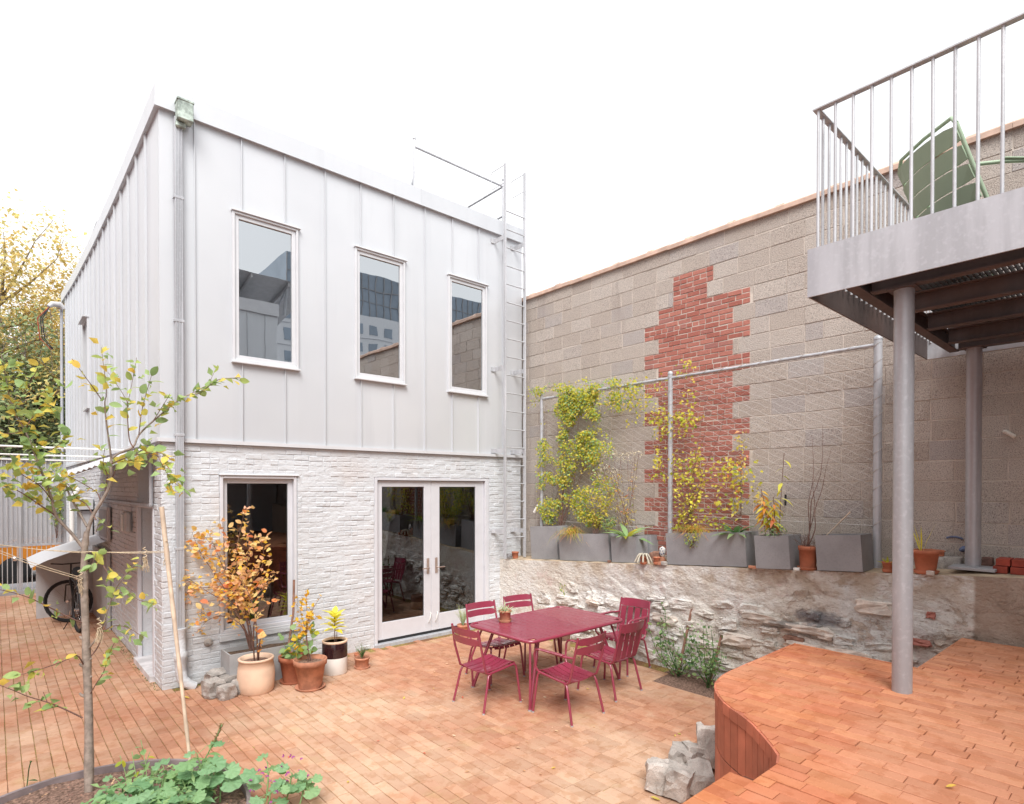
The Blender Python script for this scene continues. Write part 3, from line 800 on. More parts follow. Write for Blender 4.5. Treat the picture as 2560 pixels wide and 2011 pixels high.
# cladding
CY, CXX = HY - .02, HX0 - .02
WINS = [(2.18, 2.985, 3.855, 5.67), (3.785, 4.585, 3.85, 5.665), (5.37, 6.15, 3.84, 5.66)]
seams = [CXX, 1.771, 2.29, 2.817, 3.354, 3.876, 4.399, 4.939, 5.456, 5.985, 6.518, HX1 + .01]
for a, b in zip(seams, seams[1:]):
    for x_, y_ in {(r[0], r[1]) for r in holes_rects(a, b, 2.88, 6.66, WINS)}:
        for r in holes_rects(a, b, 2.88, 6.66, WINS):
            if (r[0], r[1]) != (x_, y_): continue
            mb = MB(); mb.box(r[0] + .0015 * (r[0] == a), r[1] - .0015 * (r[1] == b), CY, CY + .03, r[2], r[3]); mb.build('panel', MT['clad'], house)
for x in seams[1:-1]:
    mb = MB()
    for r in holes_rects(x - .009, x + .009, 2.88, 6.66, [(w[0] - .03, w[1] + .03, w[2] - .02, w[3] + .03) for w in WINS]): mb.box(x - .005, x + .005, CY - .024, CY - .001, r[2], r[3])
    mb.build('seam', MT['clad'], house)
SWN = [(13.85, 14.62, 3.85, 5.6)]
def roof_z(y):                                                # the roof edge climbs towards the back
    P = [(7.5, 6.585), (10.2, 6.59), (13, 6.70), (16.6, 6.93), (19.5, 7.23)]
    for (a, b), (c, d) in zip(P, P[1:]):
        if y <= c: return b + (d - b) * (max(y, a) - a) / (c - a)
    return P[-1][1]
ys = [CY + .03] + [8.25 + .605 * k for k in range(19)]
for a, b in zip(ys, ys[1:]):
    mb = MB(); zt = min(roof_z(a), roof_z(b)) + .08
    for r in holes_rects(a, b, 2.88, zt, SWN): mb.box(CXX, CXX + .03, r[0] + .0015, r[1] - .0015, r[2], r[3])
    mb.build('panel', MT['clad'], house)
for y in ys[1:-1]:
    mb = MB(); mb.box(CXX - .03, CXX - .001, y - .006, y + .006, 2.88, roof_z(y) + .05); mb.build('seam', MT['clad'], house)
mb = MB()
for a, b, c, d in holes_rects(HX0 + .02, HX1 - .02, 2.84, 6.55, WINS): mb.box(a, b, CY + .031, CY + .2, c, d)
mb.box(HX0 + .02, HX0 + .2, HY + .2, 19.5, 2.84, 6.5); mb.box(HX1 - .1, HX1 - .002, HY + .2, 19.5, 2.84, 6.55); mb.box(HX0 + .2, HX1 - .1, HY + .2, 19.5, 6.40, 6.5)
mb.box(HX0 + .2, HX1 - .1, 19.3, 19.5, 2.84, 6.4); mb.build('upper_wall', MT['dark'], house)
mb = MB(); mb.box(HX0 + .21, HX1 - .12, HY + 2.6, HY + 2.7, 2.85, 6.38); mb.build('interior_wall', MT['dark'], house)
mb = MB(); j0 = 4.85                                          # parapet cap, in lengths with fine joints
for a, b in ((CXX - .045, j0 - .001), (j0 + .001, HX1 + .04)):
    m2 = MB(); m2.box(a, b, CY - .05, CY + .35, 6.585, 6.825); m2.box(a, b, CY - .056, CY - .051, 6.578, 6.59); m2.build('parapet_cap', MT['clad'], house)
yy = [CY + .351] + [8.6 + 1.1 * k for k in range(10)] + [19.6]
mb = MB()
for a, b in zip(yy, yy[1:]):
    vv = [(x, y, roof_z(y) + dz) for y in (a, b) for x, dz in ((CXX - .045, 0), (CXX + .35, 0), (CXX + .35, .24), (CXX - .045, .24))]
    mb.add(vv, [(0,1,2,3),(7,6,5,4),(0,4,5,1),(1,5,6,2),(2,6,7,3),(3,7,4,0)])
mb.build('parapet_cap', MT['clad'], house)
mb = MB(); mb.box(CXX - .03, HX1 + .012, CY - .032, CY + .03, 2.835, 2.879); mb.box(CXX - .032, CXX + .03, CY + .031, 19.5, 2.835, 2.879); mb.build('drip_trim', MT['trimw'], house)
# windows
def window(x0, x1, z0, z1, up):
    y = CY if up else HY
    c = .028 if up else .035
    mb = MB()
    pr = .035 if up else .012
    mb.bbox(x0, x0 + c, y - pr, y + .1, z0, z1); mb.bbox(x1 - c, x1, y - pr, y + .1, z0, z1); mb.bbox(x0 + c, x1 - c, y - pr, y + .1, z1 - c, z1); mb.bbox(x0 + c, x1 - c, y - pr, y + .1, z0, z0 + c)
    w = mb.build('window', MT['trimw'] if up else MT['frame'], house)
    s = .05 if up else .06; a, b, e, f = x0 + c, x1 - c, z0 + c, z1 - c; d0 = y - .012 if up else y + .05
    mb = MB()
    mb.bbox(a, a + s, d0, d0 + .05, e, f); mb.bbox(b - s, b, d0, d0 + .05, e, f); mb.bbox(a + s, b - s, d0, d0 + .05, f - s, f); mb.bbox(a + s, b - s, d0, d0 + .05, e, e + s)
    mb.build('sash', MT['trimw'] if up else MT['frame'], w)
    mb = MB(); mb.box(a + s - .006, b - s + .006, d0 + .022, d0 + .028, e + s - .006, f - s + .006); mb.build('glass', MT['glassu'] if up else MT['glass'], w)
    mb = MB(); mb.bbox(x0 - .012, x1 + .03, y - pr - .02, y + .01, z1 + .001, z1 + .018); mb.build('head_flashing', MT['trimw'], w)
    mb = MB(); mb.bbox(x0 - .012, x1 + .02, y - pr - .025, y + .01, z0 - .024, z0 - .001); mb.build('sill', MT['trimw'], w)
    if not up:
        mb = MB(); mb.bbox(x0 - .02, x1 + .02, y - .05, y + .045, z0 - .09, z0 - .026); mb.build('sill', MT['wbrick'], w)
for w in WINS: window(*w, True)
window(*LW, False)
mb = MB(); y0, y1, z0, z1 = SWN[0]
for b in ((y0, y0+.04, z0, z1), (y1-.04, y1, z0, z1), (y0+.04, y1-.04, z1-.04, z1), (y0+.04, y1-.04, z0, z0+.04)): mb.box(CXX - .05, CXX + .06, *b)
w = mb.build('window', MT['trimw'], house)
mb = MB(); mb.box(CXX + .0, CXX + .006, y0 + .04, y1 - .04, z0 + .04, z1 - .04); mb.build('glass', MT['glassu'], w)
mb = MB(); mb.box(CXX - .12, CXX - .02, y0 - .02, y1 + .02, z1 + .001, z1 + .02); mb.build('head_flashing', MT['trimw'], w)
# french door
x0, x1, z0, z1 = DR
mb = MB(); c = .045
mb.bbox(x0, x0 + c, HY - .01, HY + .12, z0, z1); mb.bbox(x1 - c - .03, x1, HY - .01, HY + .12, z0, z1); mb.bbox(x0 + c, x1 - c - .03, HY - .01, HY + .12, z1 - .04, z1)
dfm = mb.build('door_frame', MT['frame'], house)
mb = MB(); mb.bbox(x0 - .01, x1 + .01, HY - .05, HY + .12, -.02, .045); mb.build('threshold', MT['galv'], house)
for (a, b, g0, g1) in ((4.146, 5.094, 4.24, 4.965), (5.098, 6.143, 5.252, 5.972)):
    mb = MB(); e, f = .085, 2.415; y = HY + .035
    mb.bbox(a, g0, y, y + .045, e, f); mb.bbox(g1, b, y, y + .045, e, f); mb.bbox(g0, g1, y, y + .045, 2.325, f); mb.bbox(g0, g1, y, y + .045, e, .335)
    leafd = mb.build('door', MT['frame'], house)
    mb = MB(); mb.box(g0 - .006, g1 + .006, y + .02, y + .026, .33, 2.33); mb.build('glass', MT['glass'], leafd)
    hx = 5.03 if a < 5 else 5.185; sg = -1 if a < 5 else 1
    mb = MB(); mb.bbox(hx - .022, hx + .022, y - .012, y - .001, .98, 1.22); mb.tube([(hx, y - .005, 1.07), (hx, y - .05, 1.07), (hx + sg * .02, y - .055, 1.07), (hx + sg * .13, y - .055, 1.07)], .009, 8)
    mb.build('handle', MT['steelbrush'], leafd)
    mb = MB(); hx2 = 5.04 if a < 5 else 5.165
    mb.tube([(hx2 + .03, y - .005, .37), (hx2 + .03, y - .03, .365), (hx2, y - .04, .27), (hx2 - .005, y - .02, .235), (hx2, y - .004, .215)], .006, 6); mb.build('hook', MT['white'], leafd)
for z in (2.237, 1.611, .944):
    mb = MB(); mb.tube([(6.155, HY + .02, z - .055), (6.155, HY + .02, z + .055)], .011, 8); mb.build('hinge', MT['chrome'], dfm)
mb = MB(); mb.box(4.146, 6.143, HY + .04, HY + .09, .046, .08); mb.build('door_sweep', MT['rubber'], house)
# side door recess
y0, y1 = SD[0], SD[1]
mb = MB(); mb.bbox(HX0 - .02, HX0 + .03, y0 - .03, y0 + .03, .05, 2.12); mb.bbox(HX0 - .02, HX0 + .03, y1 - .03, y1 + .03, .05, 2.12); mb.bbox(HX0 - .02, HX0 + .03, y0 + .03, y1 - .03, 2.06, 2.12)
mb.build('door_frame', MT['frame'], house)
mb = MB(); mb.bbox(HX0 + .17, HX0 + .22, y0 + .03, y1 - .03, .1, 2.06); sdo = mb.build('door', MT['frame'], house)
mb = MB(); mb.bbox(HX0 + .16, HX0 + .169, y0 + .5, y0 + .52, .12, 2.05); mb.build('moulding', MT['frame'], sdo)
mb = MB(); mb.box(HX0 + .14, HX0 + .2, y0, y1, 2.121, 2.7); mb.build('transom', MT['wbrick'], house)
mb = MB(); mb.bbox(HX0 - .06, HX0 + .165, y0 - .02, y1 + .02, -.02, .075); mb.build('threshold', MT['marble'], house)
# downspout with its leader head and boot
mb = MB(); dx, dy = 1.594, CY - .05
for k in range(5): mb.bbox(dx - .04 + k * .0162, dx - .0245 + k * .0162, dy - .032 + (.004 if k % 2 else 0), dy + .028, .62, 6.52, .003)
dsp = mb.build('downspout', MT['galv'], house)
mb = MB(); mb.bbox(1.565, 1.725, CY - .19, CY - .052, 6.46, 6.68, .008); mb.bbox(1.558, 1.732, CY - .196, CY - .05, 6.665, 6.69, .004); mb.bbox(1.56, 1.66, CY - .12, CY - .02, 6.40, 6.459, .01); mb.build('leader_head', MT['copper'], dsp)
for z in (5.6, 4.2, 2.9, 1.6):
    mb = MB(); mb.bbox(dx - .052, dx + .052, dy - .034, dy + .03, z, z + .03, .002); mb.build('strap', MT['galv'], dsp)
mb = MB(); prof = [(.062, .70), (.062, .68), (.052, .65), (.052, .44), (.072, .42), (.072, .36), (.062, .34), (.058, .2)]
mb.lathe(prof[::-1], 16, (dx, dy - .01, 0)); mb.tube([(dx, dy - .01, .22), (dx + .01, dy - .03, .12), (dx + .06, dy - .05, .06), (dx + .10, dy - .06, .03), (dx + .13, dy - .06, .012)], [.058, .058, .056, .054, .054], 14); mb.build('drain_boot', MT['wbrick'], dsp)
mb = MB(); mb.lathe([(.05, 0), (.05, .02), (.03, .03), (.012, .05), (.012, .09)], 12); mb.rot(Matrix.Translation((1.9, HY - .0, .47)) @ Matrix.Rotation(PI / 2, 4, 'X')); mb.tube([(1.86, HY - .07, .47), (1.94, HY - .07, .47)], .006, 6); mb.build('tap', MT['stone'], house)
# wall lamp
wl = thing('wall_lamp', 'round caged bulkhead lamp beside the side door of the white house', 'lamp', (HX0, 9.5, 1.85))
mb = MB(); mb.bbox(-.11, -.02, -.085, .085, -.16, .14, .03); mb.build('lamp_body', MT['box'], wl, W=False)
mb = MB(); mb.bbox(-.135, -.111, -.06, .06, -.13, .1, .02); mb.build('lamp_glass', MT['white'], wl, W=False)
mb = MB()
for z in (-.08, -.01, .06): mb.bar((-.142, -.065, z), (-.142, .065, z), .006, .006)
mb.bar((-.143, 0, -.13), (-.143, 0, .1), .006, .006); mb.build('cage', MT['box'], wl, W=False)
# awning over the side door
aw = thing('awning', 'corrugated metal awning over the side door in the alley', 'awning', (HX0, 8.5, 2.8))
mb = MB(); n = 60; vv = []
for i in range(n + 1):
    s_ = i / n
    for k in range(2):
        wv = .012 * math.sin(i * PI / 1.5)
        vv.append((HX0 - .03 - s_ * .95, (7.72, 12.5)[k], 2.80 - s_ * .42 + wv))
mb.add(vv, [(2*i, 2*i+1, 2*i+3, 2*i+2) for i in range(n)], 0, True); mb.build('roof_sheet', MT['trimw'], aw)
mb = MB()
for y in (7.75, 10.1, 12.4): mb.bar((HX0 - .02, y, 2.76), (HX0 - .98, y, 2.335), .03, .03); 
mb.bar((HX0 - .97, 7.74, 2.33), (HX0 - .97, 12.41, 2.33), .03, .03); mb.build('frame', MT['galv'], aw)
mb = MB(); mb.bar((HX0 - .04, 7.98, 2.1), (HX0 - .04, 7.98, 2.78), .03, .03); mb.bar((HX0 - .04, 7.98, 2.1), (HX0 - .04, 12.4, 2.1), .025, .03); mb.build('hanger', MT['galv'], aw)
for y, lbl in ((9.8, 'nearest'), (12.2, 'middle'), (14.4, 'farthest')):
    t_ = thing('cable_tube', lbl + ' of the white steel tubes spanning the side alley', 'tube', (0, y, 2.84), group='white tubes across the alley')
    mb = MB(); mb.tube([(HX0 - .02, y, 2.84), (-4.2, y, 2.84)], .014, 8); mb.build('tube', MT['white'], t_)
    mb = MB(); mb.box(HX0 - .03, HX0, y - .04, y + .04, 2.8, 2.835); mb.build('bracket', MT['galv'], t_)
# roof rail
rr = thing('roof_railing', 'thin steel guard rail standing on the flat roof by the ladder', 'railing', (5.03, 8.0, 6.5))
for x in (5.025, 6.885):
    mb = MB(); mb.tube([(x, 8.0, 6.5), (x, 8.0, 7.86 if x < 6 else 7.80)], .02, 10); p_ = mb.build('post', MT['rail'], rr)
    mb = MB(); mb.tube([(x, 8.0, 7.845), (x, 8.0, 7.875)], .027, 10); mb.build('cap', MT['rail'], p_)
mb = MB(); mb.tube([(5.025, 8.0, 7.73), (6.885, 8.0, 7.73)], .019, 10); mb.build('top_rail', MT['rail'], rr)
mb = MB(); mb.tube([(6.885, 8.0, 7.73), (6.885, 10.6, 7.73)], .019, 10); mb.build('top_rail', MT['rail'], rr)
mb = MB(); mb.tube([(6.885, 8.0, 7.2), (6.885, 9.8, 7.2)], .019, 10); mb.build('mid_rail', MT['rail'], rr)
mb = MB(); mb.tube([(5.025, 8.0, 7.25), (4.96, 8.3, 6.6)], .022, 10); mb.build('brace', MT['rail'], rr)
r2 = thing('roof_railing', 'bent steel rail end on the far edge of the roof above the alley', 'railing', (1.6, 15.5, 7))
mb = MB(); mb.tube([(1.7, 15.2, 6.9), (1.7, 15.2, 8.0), (1.7, 16.2, 8.0), (1.7, 16.8, 7.2)], .03, 8); mb.build('rail', MT['rail'], r2)
# ladder
la = thing('ladder', 'fixed galvanised ladder rising from the ledge up the right end of the house', 'ladder', (6.55, 7.28, 1.12))
for x in (6.325, 6.765):
    mb = MB(); mb.bbox(x - .012, x + .012, 7.27, 7.325, 1.13, 7.65, .003); mb.build('rail', MT['rail'], la)
    mb = MB(); mb.tube([(x, 7.31, 7.63), (x, 7.62, 7.63), (x, 7.65, 7.60), (x, 7.65, 7.37), (x, 7.62, 7.34), (x, 7.31, 7.34)], .006, 6, sm=False); mb.build('grab_loop', MT['rail'], la)
    for z in (6.45, 4.30, 2.93, 1.58):
        mb = MB(); mb.bar((x, 7.32, z), (x - .0, HY - .03, z), .012, .07); mb.box(x - .07, x + .006, HY - .036, HY - .024, z - .035, z + .035); mb.build('bracket', MT['rail'], la)
z = 1.48
while z < 6.9:
    mb = MB(); mb.tube([(6.335, 7.298, z), (6.755, 7.298, z)], .010, 8); mb.build('rung', MT['rail'], la); z += .3
# power mast and wiring at the far corner
em = thing('service_mast', 'electric service mast with looping cables at the far corner of the house', 'mast', (HX0, 19.0, 2.8))
mb = MB(); mb.tube([(HX0 - .08, 19.2, 2.6), (HX0 - .08, 19.2, 6.95)], .035, 10); mb.build('conduit', MT['galv'], em)
mb = MB(); mb.tube([(HX0 - .03, 19.1, 6.95), (HX0 - .12, 19.1, 7.05), (HX0 - .28, 19.05, 7.02), (HX0 - .36, 19., 6.93)], [.06, .075, .07, .045], 10); mb.build('weather_head', MT['box'], em)
for q, mtl in ((0, 'black'), (.07, 'black'), (.16, 'newbrick')):
    mb = MB(); mb.tube([(HX0 - .32, 19., 6.95), (HX0 - .48 - q * .6, 19., 6.6), (HX0 - .44 - q * .6, 19., 6.1), (HX0 - .26 - q * .4, 19., 5.85)], .013, 6); mb.build('cable', MT[mtl], em)
# ------------------------------------------------------------------ steel balcony on round poles
bal = thing('balcony', 'galvanised steel balcony with a bar railing on two round poles', 'balcony', (4.07, 1.6, 3.58))
BX0, BX1, BY1, BY0, BZ0, BZ1 = 4.07, 6.93, 1.615, -4.2, 3.58, 3.897
for b in ((BX0, BX0 + .012, BY0, BY1, BZ0, BZ1), (BX0 + .0121, BX1 - .0121, BY1 - .006, BY1 - .0002, BZ0 + .001, BZ1 - .001), (BX1 - .012, BX1, BY0, BY1, BZ0, BZ1)):
    mb = MB(); mb.box(*b); mb.build('fascia', MT['fascia'], bal)
mb = MB(); mb.box(BX0 + .0125, BX1 - .0125, BY1 - .014, BY1 - .0065, BZ0 + .0005, BZ1 - .002); mb.build('shade_plate', MT['rust_shade'], bal)  # dark liner stands in for deep shade on the galvanised end fascia
mb = MB(); mb.box(BX0 + .0125, BX0 + .018, BY0, BY1 - .015, BZ0 + .0015, BZ1 - .002); mb.build('shade_plate', MT['rust_shade'], bal)  # same painted shade on the inside of the long fascia
def ibeam(p, q, ax):
    mb = MB(); z0, z1 = 3.605, 3.74
    mb.bar((*p, z0 + .005), (*q, z0 + .005), .075, .01); mb.bar((*p, z1 - .005), (*q, z1 - .005), .075, .01); mb.bar((*p, (z0 + z1) / 2), (*q, (z0 + z1) / 2), .012, z1 - z0 - .021)
    mb.build('joist', MT['rust_shade'], bal)
for x in (4.40, 5.08, 5.76, 6.44, 6.80): ibeam((x, BY0), (x, 1.33), 1)
ibeam((BX0 + .06, 1.375), (BX1 - .06, 1.375), 0)
mb = MB(); mb.box(BX0 + .013, BX0 + .10, BY0, BY1 - .014, 3.70, 3.709); mb.build('ledger', MT['rust_shade'], bal)
gm = MB(); gm.box(BX0 + .115, BX1 - .115, -.0025, .0025, -.021, .021); gme = gm.mesh('grating_bar', MT['grate'])
y = 1.30
while y > -1.2:
    put('grating_bar', gme, bal, Matrix.Translation((0, y, 3.775)) @ Matrix.Identity(4), True); y -= .031
mb = MB()
x = BX0 + .15
while x < BX1 - .1: mb.box(x, x + .004, -4.1, 1.32, 3.78, 3.79); x += .1
mb.build('grating_rods', MT['grate'], bal, kind='stuff')
mb = MB(); mb.box(BX0 + .1, BX1 - .1, -4.2, -1.25, 3.76, 3.79); mb.build('deck_plate', MT['grate'], bal)
for b in ((BX0 + .018, BX0 + .063, -4.2, BY1 - .02, 4.815, 4.827), (BX0 + .0635, BX1, BY1 - .063, BY1 - .02, 4.815, 4.827)):
    mb = MB(); mb.bbox(*b, .002); mb.build('handrail', MT['rail'], bal)
bb_ = MB(); bb_.tube([(0, 0, 0), (0, 0, 4.815 - BZ1 + .16)], .0095, 8); bme = bb_.mesh('baluster', MT['rail'])
y = BY1 - .05
while y > -1.0: put('baluster', bme, bal, Matrix.Translation((BX0 + .04, y, BZ1 - .16))); y -= .1055
x = BX0 + .04 + .1055
while x < BX1: put('baluster', bme, bal, Matrix.Translation((x, BY1 - .04, BZ1 - .16))); x += .108
for (x, y, z, r) in ((4.44, 1.156, ZT - .05, .0575), (6.77, 1.205, zl(1.2) + .02, .0595)):
    mb = MB(); mb.tube([(x, y, z), (x, y, 3.604)], r, 28); pole = mb.build('pole', MT['pole'], bal)
    mb = MB(); mb.box(x - .08, x + .08, y - .08, y + .08, 3.596, 3.6045); mb.build('cap_plate', MT['rust_shade'], pole)
bp = MB(); bp.bbox(6.60, 6.92, 1.02, 1.36, zl(1.0) - .005, zl(1.0) + .02, .003); tag(bp.build('base_board', MT['conc'], loc=(6.76, 1.2, 1.55)), 'flat grey board under the back pole on the ledge', 'board')

# ------------------------------------------------------------------ chairs and table
def make_chair(name, label, group, kind, arms, mt, low=False):
    t = thing(name, label, 'chair', (0, 0, 0), 0, group); m = MT[mt]
    sh, rh = (.44, .40) if not low else (.36, .28)
    bt = .86 if kind == 'h' else .84
    if low: bt = .82
    w = .215 if not low else .27
    for sx in (-1, 1):
        for e, (fx, fy, tx, ty, tz) in enumerate(((.255, .25, w, .205, sh - .02), (.25, -.27, w, -.17, rh - .02))):
            mb = MB(); k = sx
            mb.tube([(k*fx, fy, .004), (k*(tx + .012), ty + (fy - ty) * .22, tz - .06), (k*(tx + .004), ty + (fy-ty) * .06, tz - .015), (k*tx, ty - (.03 if e == 0 else -.03), tz)], .0125, 10)
            lg = mb.build('leg', m, t, W=False)
            mb = MB(); mb.tube([(k*fx, fy, 0), (k*fx, fy, .016)], .0142, 8); mb.build('foot', MT['plast'], lg, W=False)
    lean = .09 if not low else .2
    mb = MB()
    for sx in (-1, 1):
        P = [(sx*w, .20, sh - .018), (sx*w, 0, (sh + rh) / 2 - .02), (sx*w, -.17, rh - .016), (sx*w, -.205, rh + .005), (sx*w, -.22, rh + .05), (sx*(w + .01), -.225 - lean * .5, (rh + bt) / 2), (sx*w, -.225 - lean, bt)]
        mb.tube(P, .0125, 10)
    mb.tube([(-w, .17, sh - .03), (w, .17, sh - .03)], .009, 8); mb.tube([(-w, -.15, rh - .03), (w, -.15, rh - .03)], .009, 8)
    if low:
        mb.tube([(-w, -.225 - lean, bt), (-w + .03, -.235 - lean, bt + .05), (0, -.24 - lean, bt + .06), (w - .03, -.235 - lean, bt + .05), (w, -.225 - lean, bt)], .0125, 10)
    mb.build('frame', m, t, W=False)
    def slat_h(zc, h):                                         # a curved cross slat of the back
        mb = MB(); n = 8; vv = []
        for i in range(n + 1):
            f = -1 + 2 * i / n; x = f * (w + .006); yb = -.222 - lean * (zc - rh) / (bt - rh) - .045 * (1 - f * f)
            rr_ = .012 if i in (0, n) else 0
            for zz_, dy in ((zc - h/2 + rr_, .0), (zc + h/2 - rr_, -lean * h / (bt - rh))):
                for th in (.004, -.004): vv.append((x, yb + dy + th, zz_))
        ff = []
        for i in range(n):
            a, b = 4*i, 4*i+4
            ff += [(a, b, b+2, a+2), (a+1, a+3, b+3, b+1), (a+2, b+2, b+3, a+3), (a, a+1, b+1, b)]
        ff += [(0, 2, 3, 1), (4*n, 4*n+1, 4*n+3, 4*n+2)]
        mb.add(vv, ff); mb.build('back_slat', m, t, W=False)
    if low:
        for i in range(4): slat_h(rh + .12 + i * .118, .108)
    elif kind == 'h':
        slat_h(.815, .075); slat_h(.725, .075)
    else:
        slat_h(.785, .105)
        for i in range(4):
            x = -w + .055 + i * (2 * w - .11) / 3; mb = MB()
            mb.bar((x, -.225, rh + .02), (x, -.228 - lean * .72, .735), .078, .008, (0, 1, .2)); mb.build('back_slat', m, t, W=False)
    for i in range(5 if not low else 6):                       # seat planks, dished and rolled over the front edge
        ns = 5 if not low else 6
        x = -w + .022 + (i + .5) * (2 * w - .044) / ns; hw = (2 * w - .044) / ns / 2 - .006
        f = abs((i + .5) / ns * 2 - 1); dish = -.028 * (1 - f * f)
        prof = [(-.195, rh + .008), (-.1, (rh * .7 + sh * .3) - .004), (.02, (rh + sh) / 2 - .006), (.12, sh - .006), (.185, sh + .004), (.222, sh - .006), (.236, sh - .03)]
        mb = MB(); vv = []
        for y, z in prof:
            for xx in (x - hw, x + hw):
                ff_ = abs(xx / w); d_ = -.028 * (1 - ff_ * ff_) * (1 if y < .15 else .5)
                vv += [(xx, y, z + d_ + .004), (xx, y, z + d_ - .004)]
        ff = []
        for k in range(len(prof) - 1):
            a, b = 4*k, 4*k+4; ff += [(a, a+2, b+2, b), (a+1, b+1, b+3, a+3), (a, b, b+1, a+1), (a+2, a+3, b+3, b+2)]
        ff += [(0, 1, 3, 2), (len(vv)-4, len(vv)-2, len(vv)-1, len(vv)-3)]
        mb.add(vv, ff); mb.build('seat_plank', m, t, W=False)
    if arms:
        for sx in (-1, 1):
            ww = w + .035; az = .655 if not low else .56
            mb = MB(); mb.tube([(sx*w, -.235 - lean * .35, az + .0), (sx*ww, -.15, az), (sx*ww, .16, az + .012), (sx*ww, .215, az), (sx*ww, .235, az - .04), (sx*(w + .02), .235, sh + .03), (sx*w, .20, sh - .02)], .0115, 10)
            a_ = mb.build('arm', m, t, W=False)
            mb = MB(); mb.bbox(sx*ww - .022, sx*ww + .022, -.16, .17, az + .008, az + .02, .004); mb.build('arm_pad', m, a_, W=False)
    return t
def place(o, x, y, rz, z=0, label=None):
    M = Matrix.Translation((x, y, z)) @ Matrix.Rotation(rz, 4, 'Z'); o.matrix_basis = M
    if label: o['label'] = label
GC = 'wine red metal chairs round the table'
cA = make_chair('garden_chair', 'wine red chair at the left end of the table', GC, 'h', False, 'wine')
place(cA, 3.975, 4.875, -PI / 2 + .03, 0, 'armless wine red chair at the left end of the table with its back outward')
cB = make_chair('garden_armchair', 'wine red armchair nearest the camera', GC, 'h', True, 'wine'); place(cB, 4.40, 4.095, .04, 0, 'wine red armchair with two cross slats, front left of the table')
c5 = copy_tree(cA); place(c5, 4.60, 5.49, PI - .05, 0, 'wine red chair with cross slats behind the table, beside the french door')
c6 = copy_tree(cA); place(c6, 5.25, 5.55, PI - .16, 0, 'wine red chair with cross slats behind the table, nearer the stone wall')
cV = make_chair('garden_chair', 'wine red chair', GC, 'v', False, 'wine'); place(cV, 5.24, 4.235, .06, 0, 'wine red chair with upright back slats on the camera side of the table')
c4 = make_chair('garden_armchair', 'wine red chair', GC, 'v', True, 'wine'); place(c4, 6.02, 4.66, PI / 2 + .06, 0, 'wine red chair with upright back slats against the stone wall, facing the table')
tb_ = thing('garden_table', 'long wine red slatted metal table in the middle of the brick patio', 'table', (4.875, 4.86, 0))
X, Y = .775, .525
mb = MB(); P = []
for cx, cy, a0 in ((X - .09, Y - .09, 0), (-X + .09, Y - .09, 90), (-X + .09, -Y + .09, 180), (X - .09, -Y + .09, 270)):
    for k in range(6): a = math.radians(a0 + 18 * k); P.append((cx + .09 * math.cos(a), cy + .09 * math.sin(a), .722))
mb.tube(P + [P[0]], .0185, 10, cap=False); mb.build('rim', MT['wine'], tb_, W=False)
ns = 15; wsl = (2 * X - .03) / ns
for i in range(ns):
    x0 = -X + .015 + i * wsl; ins = .07 * max(0, 1 - min(i, ns - 1 - i)) * .9
    mb = MB(); mb.bbox(x0 + .004, x0 + wsl - .004, -Y + .012 + ins, Y - .012 - ins, .726, .738, .002); mb.build('slat', MT['wine'], tb_, W=False)
mb = MB()
for sy in (-1, 1): mb.bar((-X + .06, sy * .3, .708), (X - .06, sy * .3, .708), .04, .025)
for sx in (-1, 1): mb.bar((sx * .52, -Y + .05, .704), (sx * .52, Y - .05, .704), .04, .02)
mb.build('underframe', MT['wine'], tb_, W=False)
for sx in (-1, 1):
    for sy in (-1, 1):
        mb = MB()
        mb.tube([(sx * .50, sy * .36, .70), (sx * (X - .035), sy * (Y - .045), .006)], .019, 12)
        mb.tube([(sx * .66, sy * .40, .70), (sx * (X - .025), sy * (Y - .03), .35), (sx * (X - .035), sy * (Y - .045), .02)], .013, 8)
        lg = mb.build('leg', MT['wine'], tb_, W=False)
        mb = MB(); mb.tube([(sx * (X - .035), sy * (Y - .045), 0), (sx * (X - .035), sy * (Y - .045), .015)], .021, 10); mb.build('foot', MT['plast'], lg, W=False)
gA = make_chair('lounge_chair', 'sage green low armchair on the balcony, its slatted back to the courtyard', 'green chairs on the balcony', 'h', True, 'mint', True)
place(gA, 5.06, .83, YAW + PI, 3.795)
gB = copy_tree(gA); place(gB, 5.69, .95, YAW + .1, 3.795, 'sage green low armchair on the balcony cut by the right edge of the photo')
nav = make_chair('side_chair', 'pale green metal chair standing indoors behind the left door glass', None, 'v', False, 'mint'); place(nav, 4.42, 8.35, PI * .9, .035)

